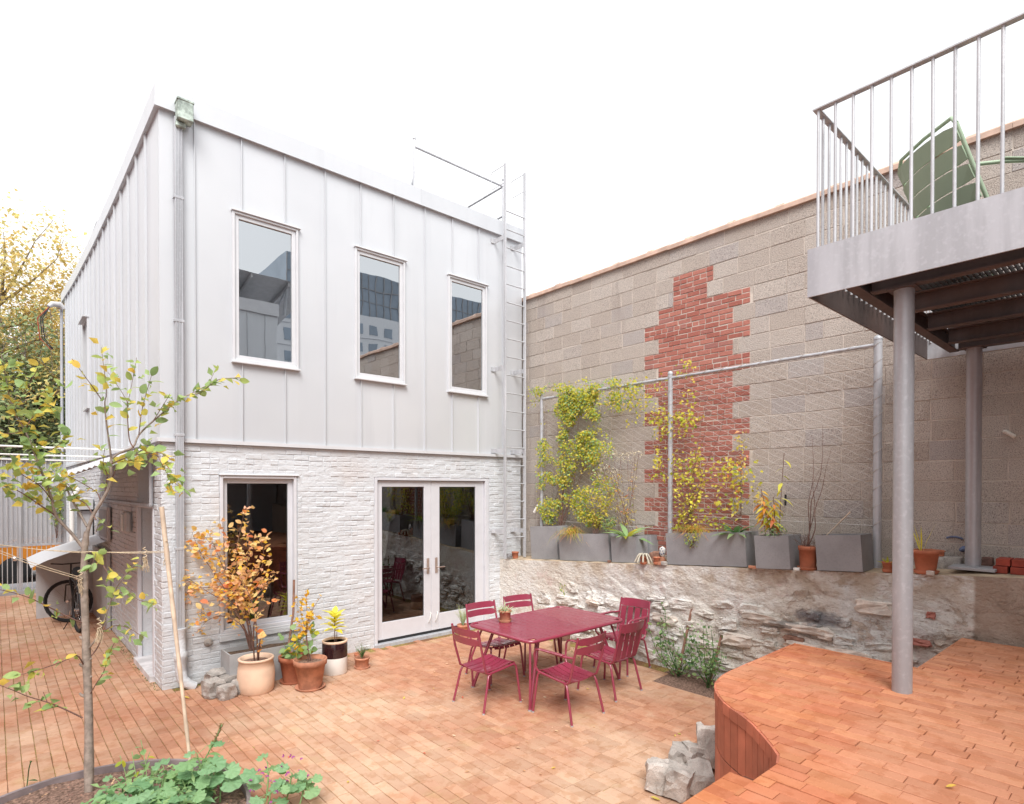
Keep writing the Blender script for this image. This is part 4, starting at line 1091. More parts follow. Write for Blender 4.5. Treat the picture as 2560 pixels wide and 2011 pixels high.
# ------------------------------------------------------------------ trellis in front of the block wall
TX = 6.84
tr = thing('trellis', 'galvanised pipe trellis strung with diagonal wires before the block wall', 'trellis', (TX, 4.5, 1.3))
for y, r in ((6.96, .026), (4.484, .032), (2.01, .040)):
    zt = 3.84
    mb = MB(); mb.tube([(TX, y, zl(y) - .02), (TX, y, zt)], r, 14); po = mb.build('post', MT['galv'], tr)
    mb = MB(); mb.lathe([(r + .004, 0), (r + .004, .02), (r * .7, .04), (.002, .05)], 12, (TX, y, zt)); mb.build('cap', MT['galv'], po)
    mb = MB(); pts = []; k = 0
    z = zl(y) + .35
    while z < zt - .02: a = z * 34; pts.append((TX + (r + .004) * math.cos(a), y + (r + .004) * math.sin(a), z)); z += .012
    mb.tube(pts, .0028, 4); mb.build('wrapped_wire', MT['wire'], po)
for a, b in ((6.96, 4.484), (4.484, 2.01)):
    mb = MB(); mb.tube([(TX, a - .03, 3.79), (TX, b + .03, 3.79)], .019, 10); ra = mb.build('top_rail', MT['galv'], tr)
    mb = MB(); pts = []; y = a - .1
    while y > b + .08: an = y * 26; pts.append((TX + .022 * math.cos(an), y, 3.79 + .022 * math.sin(an))); y -= .014
    mb.tube(pts, .0025, 4); mb.build('wrapped_wire', MT['wire'], ra)
    mb = MB(); mb.tube([(TX, a, zl(a) + .62), (TX, b, zl(b) + .42)], .004, 5); mb.build('bottom_wire', MT['wire'], tr)
def zbot(y): return zl(y) + .42
mb = MB()
for fam in (1, -1):
    c = -6.0
    while c < 9:
        pts = []
        for k in range(200):
            y = 2.05 + k * .0248
            if y > 6.93: break
            z = (2.0 + c) + fam * .523 * (y - 2.0) + .006 * math.sin(y * 38 + c * 5)
            if zbot(y) < z < 3.77: pts.append((TX + (.006 if fam > 0 else -.002), y, z))
            elif pts: break
        if len(pts) > 1: mb.tube(pts[::2] + [pts[-1]], .0018 if fam > 0 else .0011, 3, cap=False)
        c += .0875
mb.build('wire_mesh', MT['wire'], tr, kind='stuff')
tg = MB(); tg.tube([(TX - .03, 7.02, 2.02), (TX - .03, 7.1, 1.9)], [.018, .03], 6); tg.build('rag', MT['white'], tr)

# ------------------------------------------------------------------ planters and pots
def planter(label, x0, x1, y0, y1, h, mt='planter', z=None, soil=True, tilt=True, group=None, taper=.0):
    yc = (y0 + y1) / 2; z = zl(yc) + .004 if z is None else z
    t = thing('planter', label, 'planter', ((x0 + x1) / 2, yc, z), 0, group)
    if tilt: t.matrix_basis = Matrix.Translation((x0 / 2 + x1 / 2, yc, z)) @ Matrix.Rotation(-math.atan(.0685), 4, 'X')
    a, b, w = (x1 - x0) / 2, (y1 - y0) / 2, .018
    mb = MB(); k = 1 - taper
    o0 = [(-a*k, -b*k, 0), (a*k, -b*k, 0), (a*k, b*k, 0), (-a*k, b*k, 0)]; o1 = [(-a, -b, h), (a, -b, h), (a, b, h), (-a, b, h)]
    i1 = [(-a+w, -b+w, h), (a-w, -b+w, h), (a-w, b-w, h), (-a+w, b-w, h)]; i0 = [(p[0], p[1], h * .25) for p in i1]
    mb.add(o0 + o1 + i1 + i0, [(0,3,2,1)] + [f for i in range(4) for f in ((i, (i+1)%4, 4+(i+1)%4, 4+i), (4+i, 4+(i+1)%4, 8+(i+1)%4, 8+i), (8+i, 8+(i+1)%4, 12+(i+1)%4, 12+i))] + [(12,13,14,15)])
    mb.build('tub', MT[mt], t, W=False)
    if soil:
        mb = MB(); n = 6
        vv = [(-a + w + (2*a - 2*w) * i / n, -b + w + (2*b - 2*w) * j / n, h - .045 + U(-.012, .016)) for j in range(n + 1) for i in range(n + 1)]
        mb.add(vv, [(j*(n+1)+i, j*(n+1)+i+1, (j+1)*(n+1)+i+1, (j+1)*(n+1)+i) for j in range(n) for i in range(n)], 0, True); mb.build('soil', MT['soil'], t, W=False)
    return t
GP = 'grey planters along the ledge'
planter('tall grey planter at the ladder end of the ledge under the densest vine', 6.36, 6.80, 6.12, 6.72, .53, group=GP)
planter('long grey planter holding the tufted orange grass, second from the ladder', 6.31, 6.62, 5.08, 6.06, .40, group=GP)
planter('small grey planter with the broad spotted leaves spilling over its rim', 6.29, 6.56, 4.62, 5.05, .36, group=GP)
planter('small grey planter set back behind the broad leaved one by the woolly cactus', 6.62, 6.78, 4.60, 5.15, .36, group=GP)
planter('longest grey planter in the middle of the ledge with a dark rosette plant', 6.26, 6.60, 3.10, 4.17, .40, group=GP)
planter('square grey planter with the yellow feathery plant beside a terracotta pot', 6.17, 6.50, 2.60, 2.98, .365, group=GP)
planter('empty grey planter at the near end of the trellis', 6.19, 6.52, 1.93, 2.36, .365, soil=False, group=GP)
planter('light grey concrete trough under the ground floor window with the orange shrub', 2.0, 2.86, 7.10, 7.45, .40, 'planterl', 0, True, False)
def pot(label, x, y, z, rt, rb, h, mt='clay', rim=True, saucer=True, bulge=0., name='flower_pot', ry=1., soil='soil', group=None):
    t = thing(name, label, 'pot', (x, y, z), U(0, 6), group)
    mb = MB(); zb = .018 if saucer else .0
    if rim:
        rh_ = h * .2; pr = [(rb, zb), (rb + (rt*.9 - rb) * .98, zb + h - rh_), (rt * .985, zb + h - rh_ + .003), (rt, zb + h - .004), (rt - .006, zb + h), (rt - .014, zb + h - .003), (rt * .84, zb + h - rh_), (rb * .9, zb + .03)]
    else:
        pr = [(rb * .92, zb), (rb, zb + .02)] + [(rb + (rt - rb) * s + bulge * math.sin(s * PI), zb + .02 + (h - .05) * s) for s in (.25, .5, .75, 1.)] + [(rt + .012, zb + h - .025), (rt + .014, zb + h - .008), (rt + .004, zb + h), (rt - .012, zb + h - .004), (rt - .016, zb + h - .06), (rb * .9, zb + .04)]
    mb.lathe(pr, 28, sy=ry); mb.build('pot', MT[mt], t, W=False)
    if saucer:
        mb = MB(); mb.lathe([(rb * 1.15, 0), (rb * 1.38, .03), (rb * 1.34, .032), (rb * 1.15, .012), (.001, .012)], 28); mb.build('saucer', MT[mt], t, W=False)
    if soil:
        mb = MB(); rs_ = rt * .86; mb.lathe([(rs_, zb + h - .05), (rs_ * .6, zb + h - .04), (rs_ * .3, zb + h - .045), (.001, zb + h - .038)], 16, sy=ry); mb.build('soil', MT[soil], t, W=False)
    return t
pot('large cream clay pot bulging over the patio in front of the grey trough', 2.22, 6.88, 0, .178, .185, .39, 'cream', False, False, .018, soil='mulch')
pot('terracotta pot on a saucer beside the grey trough with heart shaped leaves', 2.66, 6.92, 0, .17, .115, .30, soil='mulch', group='terracotta pots by the window')
pot('terracotta pot on a saucer, front one of the pair by the window', 2.72, 6.57, 0, .188, .125, .325, 'clayp', soil='mulch', group='terracotta pots by the window')
ck = thing('crock', 'stoneware crock, dark brown above and white below, by the house wall', 'crock', (3.18, 6.92, 0))
mb = MB(); mb.lathe([(0.1440, 0), (0.1525, 0.0122), (0.1537, 0.2074)], 28); mb.build('lower_glaze', MT['white'], ck, W=False)
mb = MB(); mb.lathe([(0.1540, 0.2074), (0.1540, 0.3660), (0.1488, 0.3843)], 28); mb.build('upper_glaze', MT['gloss'], ck, W=False)
mb = MB(); mb.lathe([(0.1494, 0.3843), (0.1549, 0.3928), (0.1549, 0.4087), (0.1452, 0.4148), (0.1379, 0.4026), (0.1366, 0.2440)], 28); mb.build('rim', MT['cream'], ck, W=False)
mb = MB(); mb.lathe([(0.1366, 0.3477), (0.0012, 0.3599)], 20); mb.build('soil', MT['soil'], ck, W=False)
pot('small terracotta pot on a saucer with a thin wiry herb, right of the crock', 3.52, 6.86, 0, .10, .076, .125, 'clayp')
pot('tiny terracotta pot half hidden behind the wiry herb pot', 3.55, 7.02, 0, .055, .04, .15, saucer=False)
pot('terracotta pot with grey green succulents on the wine red table', 4.48, 5.17, .738, .078, .058, .12, 'clayp', soil='soil')
pot('terracotta pot with a feathery grey herb on the patio by the french door', 5.40, 7.22, 0, .095, .07, .19, 'clayp')
jr = thing('crock', 'low stoneware jar, brown above cream, under the table by the stone wall', 'crock', (6.06, 5.76, 0))
mb = MB(); mb.lathe([(.115, 0), (.125, .01), (.125, .15)], 24); mb.build('lower_glaze', MT['cream'], jr, W=False)
mb = MB(); mb.lathe([(.1252, .15), (.1252, .24), (.12, .26), (.11, .258), (.108, .03), (.001, .03)], 24); mb.build('upper_glaze', MT['wood'], jr, W=False)
pot('terracotta pot full of dead twigs between two grey planters', 6.27, 2.47, zl(2.47), .098, .078, .235, 'clay', soil='soil')
pot('small terracotta pot with a bright seedling right of the empty planter', 6.29, 1.76, zl(1.76), .05, .035, .085)
pot('terracotta pot on the ledge seen beside the front pole', 6.30, 1.46, zl(1.46), .112, .078, .205)
pot('small terracotta pot with the trailing woolly cactus', 6.22, 4.47, zl(4.47), .05, .036, .085)
pot('small terracotta pot of green succulents beside the painted mask', 6.25, 4.29, zl(4.29), .048, .034, .08)
pot('small terracotta pot at the foot of the ladder', 6.58, 7.33, zl(7.33) - .01, .062, .046, .11, saucer=False)

# ------------------------------------------------------------------ stones and loose bricks
def stone(label, x, y, z, sx, sy, sz, seed, rz=0, mt='granite', grp=None, name='cobblestone', cat='stone', tilt=(0, 0), amt=.11):
    if name == 'cobblestone': sx, sy, sz = sx * 1.16, sy * 1.16, sz * 1.1
    M = Matrix.Rotation(rz, 4, 'Z') @ Matrix.Rotation(tilt[0], 4, 'X') @ Matrix.Rotation(tilt[1], 4, 'Y')
    mb = rough_stone(sx, sy, sz, seed, amt, 5).rot(M); mz = min(p.z for p in mb.v); mb.rot(Matrix.Translation((0, 0, -mz)))
    o = mb.build(name, MT[mt], W=False); o.location = (x, y, z - .004); tag(o, label, cat, grp); return o
g1 = 'granite cobbles at the house corner'
stone('biggest granite cobble at the house corner, beside the downspout boot', 1.81, 7.02, 0, .17, .16, .165, 3, .2, 'stone', g1)
stone('small granite cobble lying in front of the others at the house corner', 1.90, 6.86, 0, .14, .12, .125, 4, .35, 'stone', g1)
stone('granite cobble behind, against the trough at the house corner', 1.99, 7.12, 0, .17, .15, .15, 5, .1, 'stone', g1)
stone('upright granite cobble between the corner pile and the cream pot', 2.06, 6.93, 0, .11, .12, .14, 6, .5, 'stone', g1)
stone('weathered cobble leaning on the white wall behind the pile', 1.92, 7.32, 0, .22, .12, .17, 7, .3, 'stone', g1, tilt=(.3, 0))
g2 = 'granite cobbles heaped below the terrace'
for lb, u, v, z, s, sd, rz, tl in (('left granite cobble of the heap below the terrace', 1648, 1975, 0, (.17, .16, .19), 21, .5, (0, .05)),
        ('front middle granite cobble of the heap below the terrace', 1694, 1995, 0, (.15, .16, .19), 22, .25, (.1, 0)),
        ('right granite cobble with two peaks beside the lower step', 1752, 1985, 0, (.19, .16, .19), 23, .6, (0, -.1)),
        ('pale flat topped cobble at the back of the heap', 1700, 1930, 0, (.22, .17, .16), 24, .4, (.15, .1)),
        ('pale cobble tucked behind the flat topped one', 1735, 1925, 0, (.17, .15, .17), 25, .9, (.1, .1)),
        ('tall cobble standing against the curved terrace wall', 1770, 1925, 0, (.15, .15, .30), 26, .5, (0, .06))):
    p = G(u, v); stone(lb, p.x, p.y, z, *s, sd, rz, 'granite', g2, tilt=tl, amt=.16)
stone('grey block of stone on the ledge under a broken brick', 6.72, 1.47, zl(1.47), .12, .2, .135, 31, 0, 'stone', None, 'stone_block', 'stone', amt=.05)
stone('broken red brick lump on top of the grey block', 6.71, 1.46, zl(1.47) + .13, .08, .11, .06, 32, .3, 'clay', None, 'brick_lump', 'brick', amt=.25)
stone('rounded grey stone behind the back pole on the ledge', 6.86, 1.33, zl(1.33), .12, .14, .13, 33, 0, 'stone', None, 'stone_block', 'stone', amt=.08)
stone('dark split log end right of the back pole', 6.82, 1.08, zl(1.08), .1, .08, .13, 34, 0, 'twig', None, 'log', 'log', amt=.12)
stone('round pebble against the saucer of the ledge pot', 6.19, 1.40, zl(1.40), .05, .06, .04, 35, 0, 'wstone', None, 'pebble', 'stone', amt=.05)
stone('reddish pebble at the foot of the middle trellis post', 6.22, 4.22, zl(4.22), .05, .05, .04, 36, 0, 'clayp', None, 'pebble', 'stone', amt=.06)
stone('brown pebble next to the longest planter', 6.23, 4.17, zl(4.17), .06, .07, .045, 37, 0, 'stone', None, 'pebble', 'stone', amt=.06)
stone('flat tan stone between the longest and the square planter', 6.22, 3.03, zl(3.03), .05, .09, .03, 38, .2, 'clayp', None, 'pebble', 'stone', amt=.1)
stone('white pebble by the saucer of the dead twigs', 6.17, 2.54, zl(2.54), .04, .06, .03, 39, .1, 'white', None, 'pebble', 'stone', amt=.08)
stone('grey rock behind the woolly cactus pot', 6.46, 4.44, zl(4.44), .14, .14, .14, 40, .2, 'wood', None, 'rock', 'stone', amt=.15)
stone('dark stone by the small pot at the ladder foot', 6.50, 7.40, zl(7.4) - .01, .09, .08, .08, 41, .2, 'planter', None, 'rock', 'stone', amt=.12)
stone('small dark lump between the two left planters', 6.27, 5.065, zl(5.06), .04, .04, .035, 42, 0, 'wood', None, 'pebble', 'stone', amt=.1)
g3 = 'new red bricks stacked on the ledge'
for lb, y, z, dx in (('lower left red brick of the ledge stack', .96, 0, 0), ('upper left red brick of the ledge stack, set back a little', .945, .066, .02), ('lower right red brick of the ledge stack', .845, 0, .0), ('upper right red brick of the ledge stack', .84, .066, .02)):
    mb = MB(); mb.bbox(-.1, .1, -.05, .05, 0, .062, .003); o = mb.build('loose_brick', MT['newbrick'], W=False); o.location = (6.53 + dx, y, zl(.9) + .004 + z); tag(o, lb, 'brick', g3)
mk = thing('mask', 'small blue and white painted mask leaning by the middle trellis post', 'ornament', (6.42, 4.32, zl(4.32)))
mb = MB(); mb.lathe([(.001, -.07), (.035, -.05), (.05, 0), (.045, .05), (.001, .075)], 14, (0, 0, .15), sx=.5); mb.build('face', MT['white'], mk, W=False)
mb = MB()
for y, z in ((-.018, .165), (.018, .165), (0, .12), (.028, .13), (-.03, .135), (0, .195)): mb.lathe([(.001, -.011), (.012, 0), (.001, .011)], 8, (-.018, y, z))
mb.build('painted_spot', MT['blue'], mk, W=False)
mb = MB(); mb.lathe([(.05, 0), (.055, .04), (.03, .085)], 12, sx=.6); mb.build('base', MT['clayp'], mk, W=False)
# ------------------------------------------------------------------ leaves
def leaf_me(name, L, W, mat, shape='oval', fold=.18, curl=.15, seed=0):
    r = random.Random(seed); mb = MB(); n = 5; vv = []
    for i in range(n + 1):
        t = i / n
        if shape == 'oval': w = math.sin(PI * min(1, .06 + t * .94)) ** .75
        elif shape == 'lance': w = math.sin(PI * t ** .8) ** 1.1
        else: w = math.sin(PI * t ** .6) ** .8
        z = -curl * L * t * t + r.uniform(-.01, .01) * L
        ww = max(.02, w) * W / 2
        vv += [(-ww, t * L, z + fold * ww + r.uniform(-.03, .03) * W), (0, t * L, z), (ww, t * L, z + fold * ww + r.uniform(-.03, .03) * W)]
    mb.add(vv, [f for i in range(n) for f in ((3*i, 3*i+1, 3*i+4, 3*i+3), (3*i+1, 3*i+2, 3*i+5, 3*i+4))], 0, True)
    return mb.mesh(name, mat)
def lobed_me(name, R, mat, seed=0, lobes=7):                  # a round ruffled mallow leaf, the stalk end at the origin
    r = random.Random(seed); mb = MB(); n = lobes * 4; vv = [(0, R * .25, 0)]
    for rad in (.5, 1.):
        for i in range(n + 1):
            a = -PI * .5 + .32 + (2 * PI - .64) * i / n
            rr_ = R * rad * (1 - (.20 * (.5 - .5 * math.cos(2 * PI * i / 4)) if rad == 1 else 0)) * (.92 + .1 * math.sin(a * 2))
            z = R * (.08 if rad == .5 else .02) + (R * .09 * math.cos(2 * PI * i / 4) if rad == 1 else R * .035 * math.cos(2 * PI * i / 4)) - .12 * R * rad + r.uniform(-.02, .02) * R
            vv.append((rr_ * math.cos(a), R * .25 + rr_ * math.sin(a) + R * .3 * rad, z))
    m = n + 1
    mb.add(vv, [(0, 1 + i, 2 + i) for i in range(n)] + [(1 + i, 1 + m + i, 2 + m + i, 2 + i) for i in range(n)], 0, True)
    return mb.mesh(name, mat)
def orient(p, d, up=ZZ, roll=0.0, s=1.0):                     # leaf frame: Y along d, Z towards up
    d = V(d).normalized(); x = d.cross(V(up)); x = x.normalized() if x.length > 1e-4 else d.orthogonal().normalized()
    z = x.cross(d)
    return frame_M(p, x, d, z) @ Matrix.Rotation(roll, 4, 'Y') @ Matrix.Diagonal((s, s, s, 1))
def along(pts, t):
    seg = [(b - a).length for a, b in zip(pts, pts[1:])]; T = sum(seg) * t
    for (a, b), l in zip(zip(pts, pts[1:]), seg):
        if T <= l: return a.lerp(b, T / max(l, 1e-6)), (b - a).normalized()
        T -= l
    return pts[-1], (pts[-1] - pts[-2]).normalized()
def smooth_path(pts, k=4):
    P = [V(p) for p in pts]; out = []
    for i in range(len(P) - 1):
        a, b, c, d = P[max(i-1, 0)], P[i], P[i+1], P[min(i+2, len(P)-1)]
        for j in range(k):
            t = j / k
            out.append(.5 * ((2*b) + (c - a) * t + (2*a - 5*b + 4*c - d) * t*t + (3*b - a - 3*c + d) * t**3))
    return out + [P[-1]]
def rv(s=1.0): return V((U(-1, 1), U(-1, 1), U(-1, 1))) * s
def leaf_stuff(parent, paths, mats, n, L, W, spread=.05, start=.25):
    mb = MB(); ls = [sum((b - a).length for a, b in zip(P, P[1:])) for P in paths]
    for P in rnd.choices(paths, ls, k=n):
        p, d = along(P, U(start, 1)); l = U(.7, 1.15)
        mb.leaf(p + rv(spread), d * .4 + V((U(-1, 1), U(-1, 1), U(-.5, .4))), ZZ * .6 + rv(.7), L * l, W * l, rnd.randrange(len(mats)), .2, .2)
    return mb.build('foliage', [MT[m] for m in mats], parent, kind='stuff')
def leaf_on(parent, p, d, meshes, s=1., flat=.6, name='leaf'):
    dd = (V(d) * .5 + V((U(-1, 1), U(-1, 1), U(-.5, .4)))).normalized()
    up = (V((0, 0, 1)) * flat + rv(1 - flat * .6)).normalized()
    put(name, rnd.choice(meshes), parent, orient(p, dd, up, U(-.4, .4), s * U(.75, 1.15)))

# ------------------------------------------------------------------ young tree in front
yt = thing('young_tree', 'slender young tree with green and yellow leaves in the round bed', 'tree', (.50, 5.1, .05))
TD0 = 4.35                                                    # distance of its trunk from the camera
def T(u, v, o=0.): return D(u, v, TD0 + o)
trunk = smooth_path([T(222, 1995, -.02), T(222, 1800), T(215, 1600), T(210, 1450), T(212, 1370), T(217, 1330)])
mb = MB(); n = len(trunk); mb.tube(trunk, [.030 - .012 * (i / (n - 1)) + (.004 if i % 5 == 2 else 0) for i in range(n)], 12)
for v, sx in ((1668, -1), (1655, 1), (1742, -1), (1700, 1), (1860, 1), (1600, -1)): mb.tube([T(214, v), T(214 + sx * 11, v - 4), T(214 + sx * 15, v - 9)], [.012, .010, .007], 8)
mb.build('trunk', MT['bark'], yt)
BR = [  # branches: image trace with a change of depth along them, start and end radius
 ([(217,1335),(232,1290),(256,1250),(274,1212),(278,1147)], .0, .05, .014, .010, 0),
 ([(278,1147),(300,1132),(333,1118),(347,1088),(383,1053),(456,994),(500,982),(545,950),(600,945)], .05, .35, .009, .003, 1),
 ([(456,994),(515,965),(536,929)], .25, .3, .003, .0015, 1),
 ([(278,1147),(272,1100),(265,1050),(262,1006),(266,976),(253,868)], .05, -.15, .008, .002, 1),
 ([(256,1003),(235,972),(212,941),(180,897)], -.1, -.3, .004, .0015, 1),
 ([(333,1118),(323,1097),(318,1030),(316,1000),(271,932)], .1, .2, .005, .0015, 1),
 ([(318,1010),(324,988),(342,894)], .2, .25, .003, .0015, 1),
 ([(347,1088),(356,1020),(380,935)], .1, .0, .004, .0015, 1),
 ([(383,1053),(410,1010),(425,985)], .2, .1, .003, .0015, 1),
 ([(278,1160),(330,1140),(390,1130),(430,1150)], .05, -.2, .005, .002, 1),
 ([(390,1130),(415,1180),(440,1210),(460,1225)], -.15, -.25, .003, .0012, 1),
 ([(274,1212),(300,1160),(350,1145),(380,1100)], .05, .3, .004, .0015, 1),
 ([(210,1372),(180,1335),(140,1290),(131,1253),(112,1200),(94,1156),(62,1074),(32,1024),(15,947),(3,885)], .0, -.45, .012, .003, 1),
 ([(140,1290),(110,1270),(79,1249),(40,1225),(-10,1210)], -.1, -.35, .006, .002, 1),
 ([(131,1253),(100,1215),(60,1190),(10,1160)], -.15, -.5, .004, .002, 1),
 ([(94,1156),(120,1130),(150,1110),(170,1080)], -.25, -.2, .004, .0015, 1),
 ([(62,1074),(90,1030),(110,1010),(150,975)], -.3, -.35, .004, .0015, 1),
 ([(62,1074),(30,1085),(-10,1080)], -.3, -.5, .004, .0015, 1),
 ([(32,1024),(60,985),(90,930),(100,900)], -.35, -.4, .003, .0015, 1),
 ([(218,1317),(200,1285),(174,1238),(160,1205),(130,1180),(100,1170)], .0, .25, .010, .002, 1),
 ([(240,1300),(215,1260),(190,1245),(170,1211),(140,1200)], .0, .15, .005, .002, 1),
 ([(252,1262),(245,1235),(225,1220),(190,1200),(170,1190)], .05, .1, .004, .002, 1),
 ([(262,1235),(268,1190),(258,1160),(262,1120)], .05, -.1, .004, .002, 1),
 ([(218,1627),(235,1605),(250,1583),(268,1530),(283,1488),(300,1456),(330,1420),(353,1397)], .0, -.1, .008, .002, 1),
 ([(219,1650),(238,1628),(250,1606),(258,1580),(265,1562)], .0, .1, .006, .003, 0),
 ([(258,1580),(285,1565),(320,1570),(360,1595)], .08, .05, .004, .0015, 1),
 ([(283,1488),(320,1480),(345,1500),(390,1510)], -.05, -.2, .003, .0015, 1),
 ([(212,1668),(205,1655),(191,1639),(159,1653),(109,1671),(60,1685),(20,1695)], .0, -.25, .006, .0015, 1),
 ([(206,1795),(165,1775),(118,1756),(71,1742),(30,1725),(-5,1712)], .0, -.3, .006, .0015, 1),
 ([(118,1756),(112,1740),(108,1730)], -.15, -.15, .003, .0015, 0),
 ([(222,1742),(240,1710),(259,1680),(274,1633),(290,1600)], .0, -.1, .004, .0015, 1),
 ([(212,1560),(175,1545),(110,1512),(60,1490),(-10,1472)], .0, -.35, .006, .002, 1),
 ([(214,1430),(245,1405),(262,1420),(275,1450)], .0, -.15, .004, .0015, 1),
 ([(214,1400),(240,1385),(225,1420)], .0, -.2, .003, .0015, 1),
 ([(240,1330),(252,1300),(262,1310),(280,1330)], .1, .1, .003, .0015, 1),
]
tl = [leaf_me('leaf', .078 * s, .05 * s, MT[m], 'oval', .2, .2, i) for i, (m, s) in enumerate((('lv_tree', 1.), ('lv_tree', .85), ('lv_tree', 1.1), ('lv_tree', .95), ('lv_treey', 1.), ('lv_treey', .85)))]
nleaf = 0; paths = []
for pts, o0, o1, r0, r1, lf in BR:
    k = len(pts); P = smooth_path([T(u, v, o0 + (o1 - o0) * i / (k - 1)) for i, (u, v) in enumerate(pts)], 3)
    mb = MB(); n = len(P); mb.tube(P, [r0 + (r1 - r0) * i / (n - 1) for i in range(n)], 6); mb.build('branch', MT['bark'] if r0 > .007 else MT['twig'], yt)
    if lf: paths.append(P)
tot = sum(sum((b - a).length for a, b in zip(P, P[1:])) for P in paths)
for P in paths:
    ln = sum((b - a).length for a, b in zip(P, P[1:])); q = max(4, int(round(285 * ln / tot)))
    for i in range(q):
        t = .2 + .8 * (i + U(0, .8)) / q; p, d = along(P, min(t, .999))
        s = rv(.035); leaf_on(yt, p + s * U(0, .9), d + s * 9, tl, 1.0, .5); nleaf += 1
leaf_stuff(yt, paths, ('lv_tree', 'lv_tree', 'lv_treey', 'lv_tree', 'lv_treey', 'lv_tree'), 260, .072, .046, .05, .35)
leaf_stuff(yt, paths[9:16], ('lv_tree', 'lv_tree', 'lv_treey', 'lv_tree', 'lv_treey'), 200, .08, .055, .07, .3).name = 'foliage'
# bamboo stake, twine
bs = thing('bamboo_stake', 'tall bleached bamboo stake leaning in the bed beside the young tree', 'stake', (1.114, 4.88, .05))
b0, b1 = V((1.114, 4.88, .04)), D(404, 1268, 4.55)
mb = MB(); pts = [b0.lerp(b1, i / 24) for i in range(25)]; mb.tube(pts, [.0115 + .006 * i / 24 + (.0025 if i % 5 == 0 else 0) for i in range(25)], 12); mb.build('cane', MT['bamboo'], bs)
tw = thing('twine', 'pale jute twine tying the young tree to the bamboo stake', 'twine', (.5, 5, 1))
st_ = D(416, 1378, 4.53)
for a, b, sag in ((T(214, 1380, -.03), st_, .006), (T(214, 1378, .02), st_ + V((0, .01, -.012)), .01)):
    mb = MB(); mb.tube([a.lerp(b, k / 10) - V((0, 0, sag * math.sin(PI * k / 10))) for k in range(11)], .0026, 5); mb.build('strand', MT['rope'], tw)
for a, b in ((D(-30, 1360, 3.9), T(214, 1380, -.02)), (D(-30, 1358, 3.9), T(214, 1383, -.03)), (D(-20, 1370, 3.9), T(205, 1445, -.03)), (D(-20, 1376, 3.9), T(205, 1450, -.03)), (T(205, 1450, -.03), D(-20, 1376, 3.9))):
    mb = MB(); mb.tube([a.lerp(b, k / 8) - V((0, 0, .01 * math.sin(PI * k / 8))) for k in range(9)], .0024, 5); mb.build('strand', MT['rope'], tw)
for c, n in ((st_, 14), (D(362, 1395, 4.4), 16), (T(248, 1572, -.05), 26), (T(200, 1452, -.04), 8)):
    mb = MB()
    for i in range(n):
        s = rv(.012); mb.tube([c + s, c + s + V((U(-.014, .014), U(-.01, .01), -.04)), c + s + V((U(-.025, .025), 0, -U(.06, .12)))], .0018, 4)
    mb.tube([c + V((.014 * math.cos(k * .7), .014 * math.sin(k * .7), .004 * k - .02)) for k in range(26)], .003, 5)
    mb.build('knot', MT['rope'], tw)

# ------------------------------------------------------------------ round bed and its plants
bd = thing('garden_bed', 'round planting bed edged with thin weathered steel', 'flower bed', (.43, 4.62, 0))
mb = MB(); n = 64
for a0 in range(n):
    a, b = 2*PI*a0/n, 2*PI*(a0+1)/n
    q = lambda r, an, z: (.43 + .97 * r * math.cos(an), 4.62 + 1.0 * r * math.sin(an), z)
    mb.add([q(1.0, a, -.05), q(1.0, b, -.05), q(1.0, b, .11), q(1.0, a, .11), q(.972, a, -.05), q(.972, b, -.05), q(.972, b, .11), q(.972, a, .11)], [(0,1,2,3), (5,4,7,6), (3,2,6,7)])
mb.build('edging', MT['edge'], bd)
mb = MB(); vv = [(.43, 4.62, .07)]
for ri in range(1, 13):
    for k in range(48):
        a = 2*PI*k/48; r = .97 * ri / 12; x, y = .43 + .97*r*math.cos(a), 4.62 + r*math.sin(a); vv.append((x, y, .055 + .03 * noise.noise(V((x*6, y*6, 0))) + .02 * noise.noise(V((x*19, y*19, 3)))))
mb.add(vv, [(0, 1+k, 1+(k+1) % 48) for k in range(48)] + [(1+(ri-1)*48+k, 1+ri*48+k, 1+ri*48+(k+1) % 48, 1+(ri-1)*48+(k+1) % 48) for ri in range(1, 12) for k in range(48)], 0, True)
mb.build('soil', MT['mulch'], bd)
mb = MB()
for k in range(700):
    a = U(0, 2*PI); r = .95 * math.sqrt(U(0, 1)); p = V((.43 + .97*r*math.cos(a), 4.62 + r*math.sin(a), .075 + U(0, .02)))
    mb.leaf(p, (U(-1,1), U(-1,1), U(-.2,.4)), (U(-.4,.4), U(-.4,.4), 1), U(.015, .05), U(.006, .018), rnd.choice((0, 0, 1, 2)), .1, 0)
mb.build('litter', [MT['wood'], MT['lv_dry'], MT['twig']], bd, kind='stuff')
ml = [lobed_me('leaf', r, MT['lv_mal'], i) for i, r in enumerate((.085, .07, .058, .045))]
sl_ = [leaf_me('leaf', .15, .055, MT['lv_sage'], 'lance', .2, .3, i) for i in range(3)]
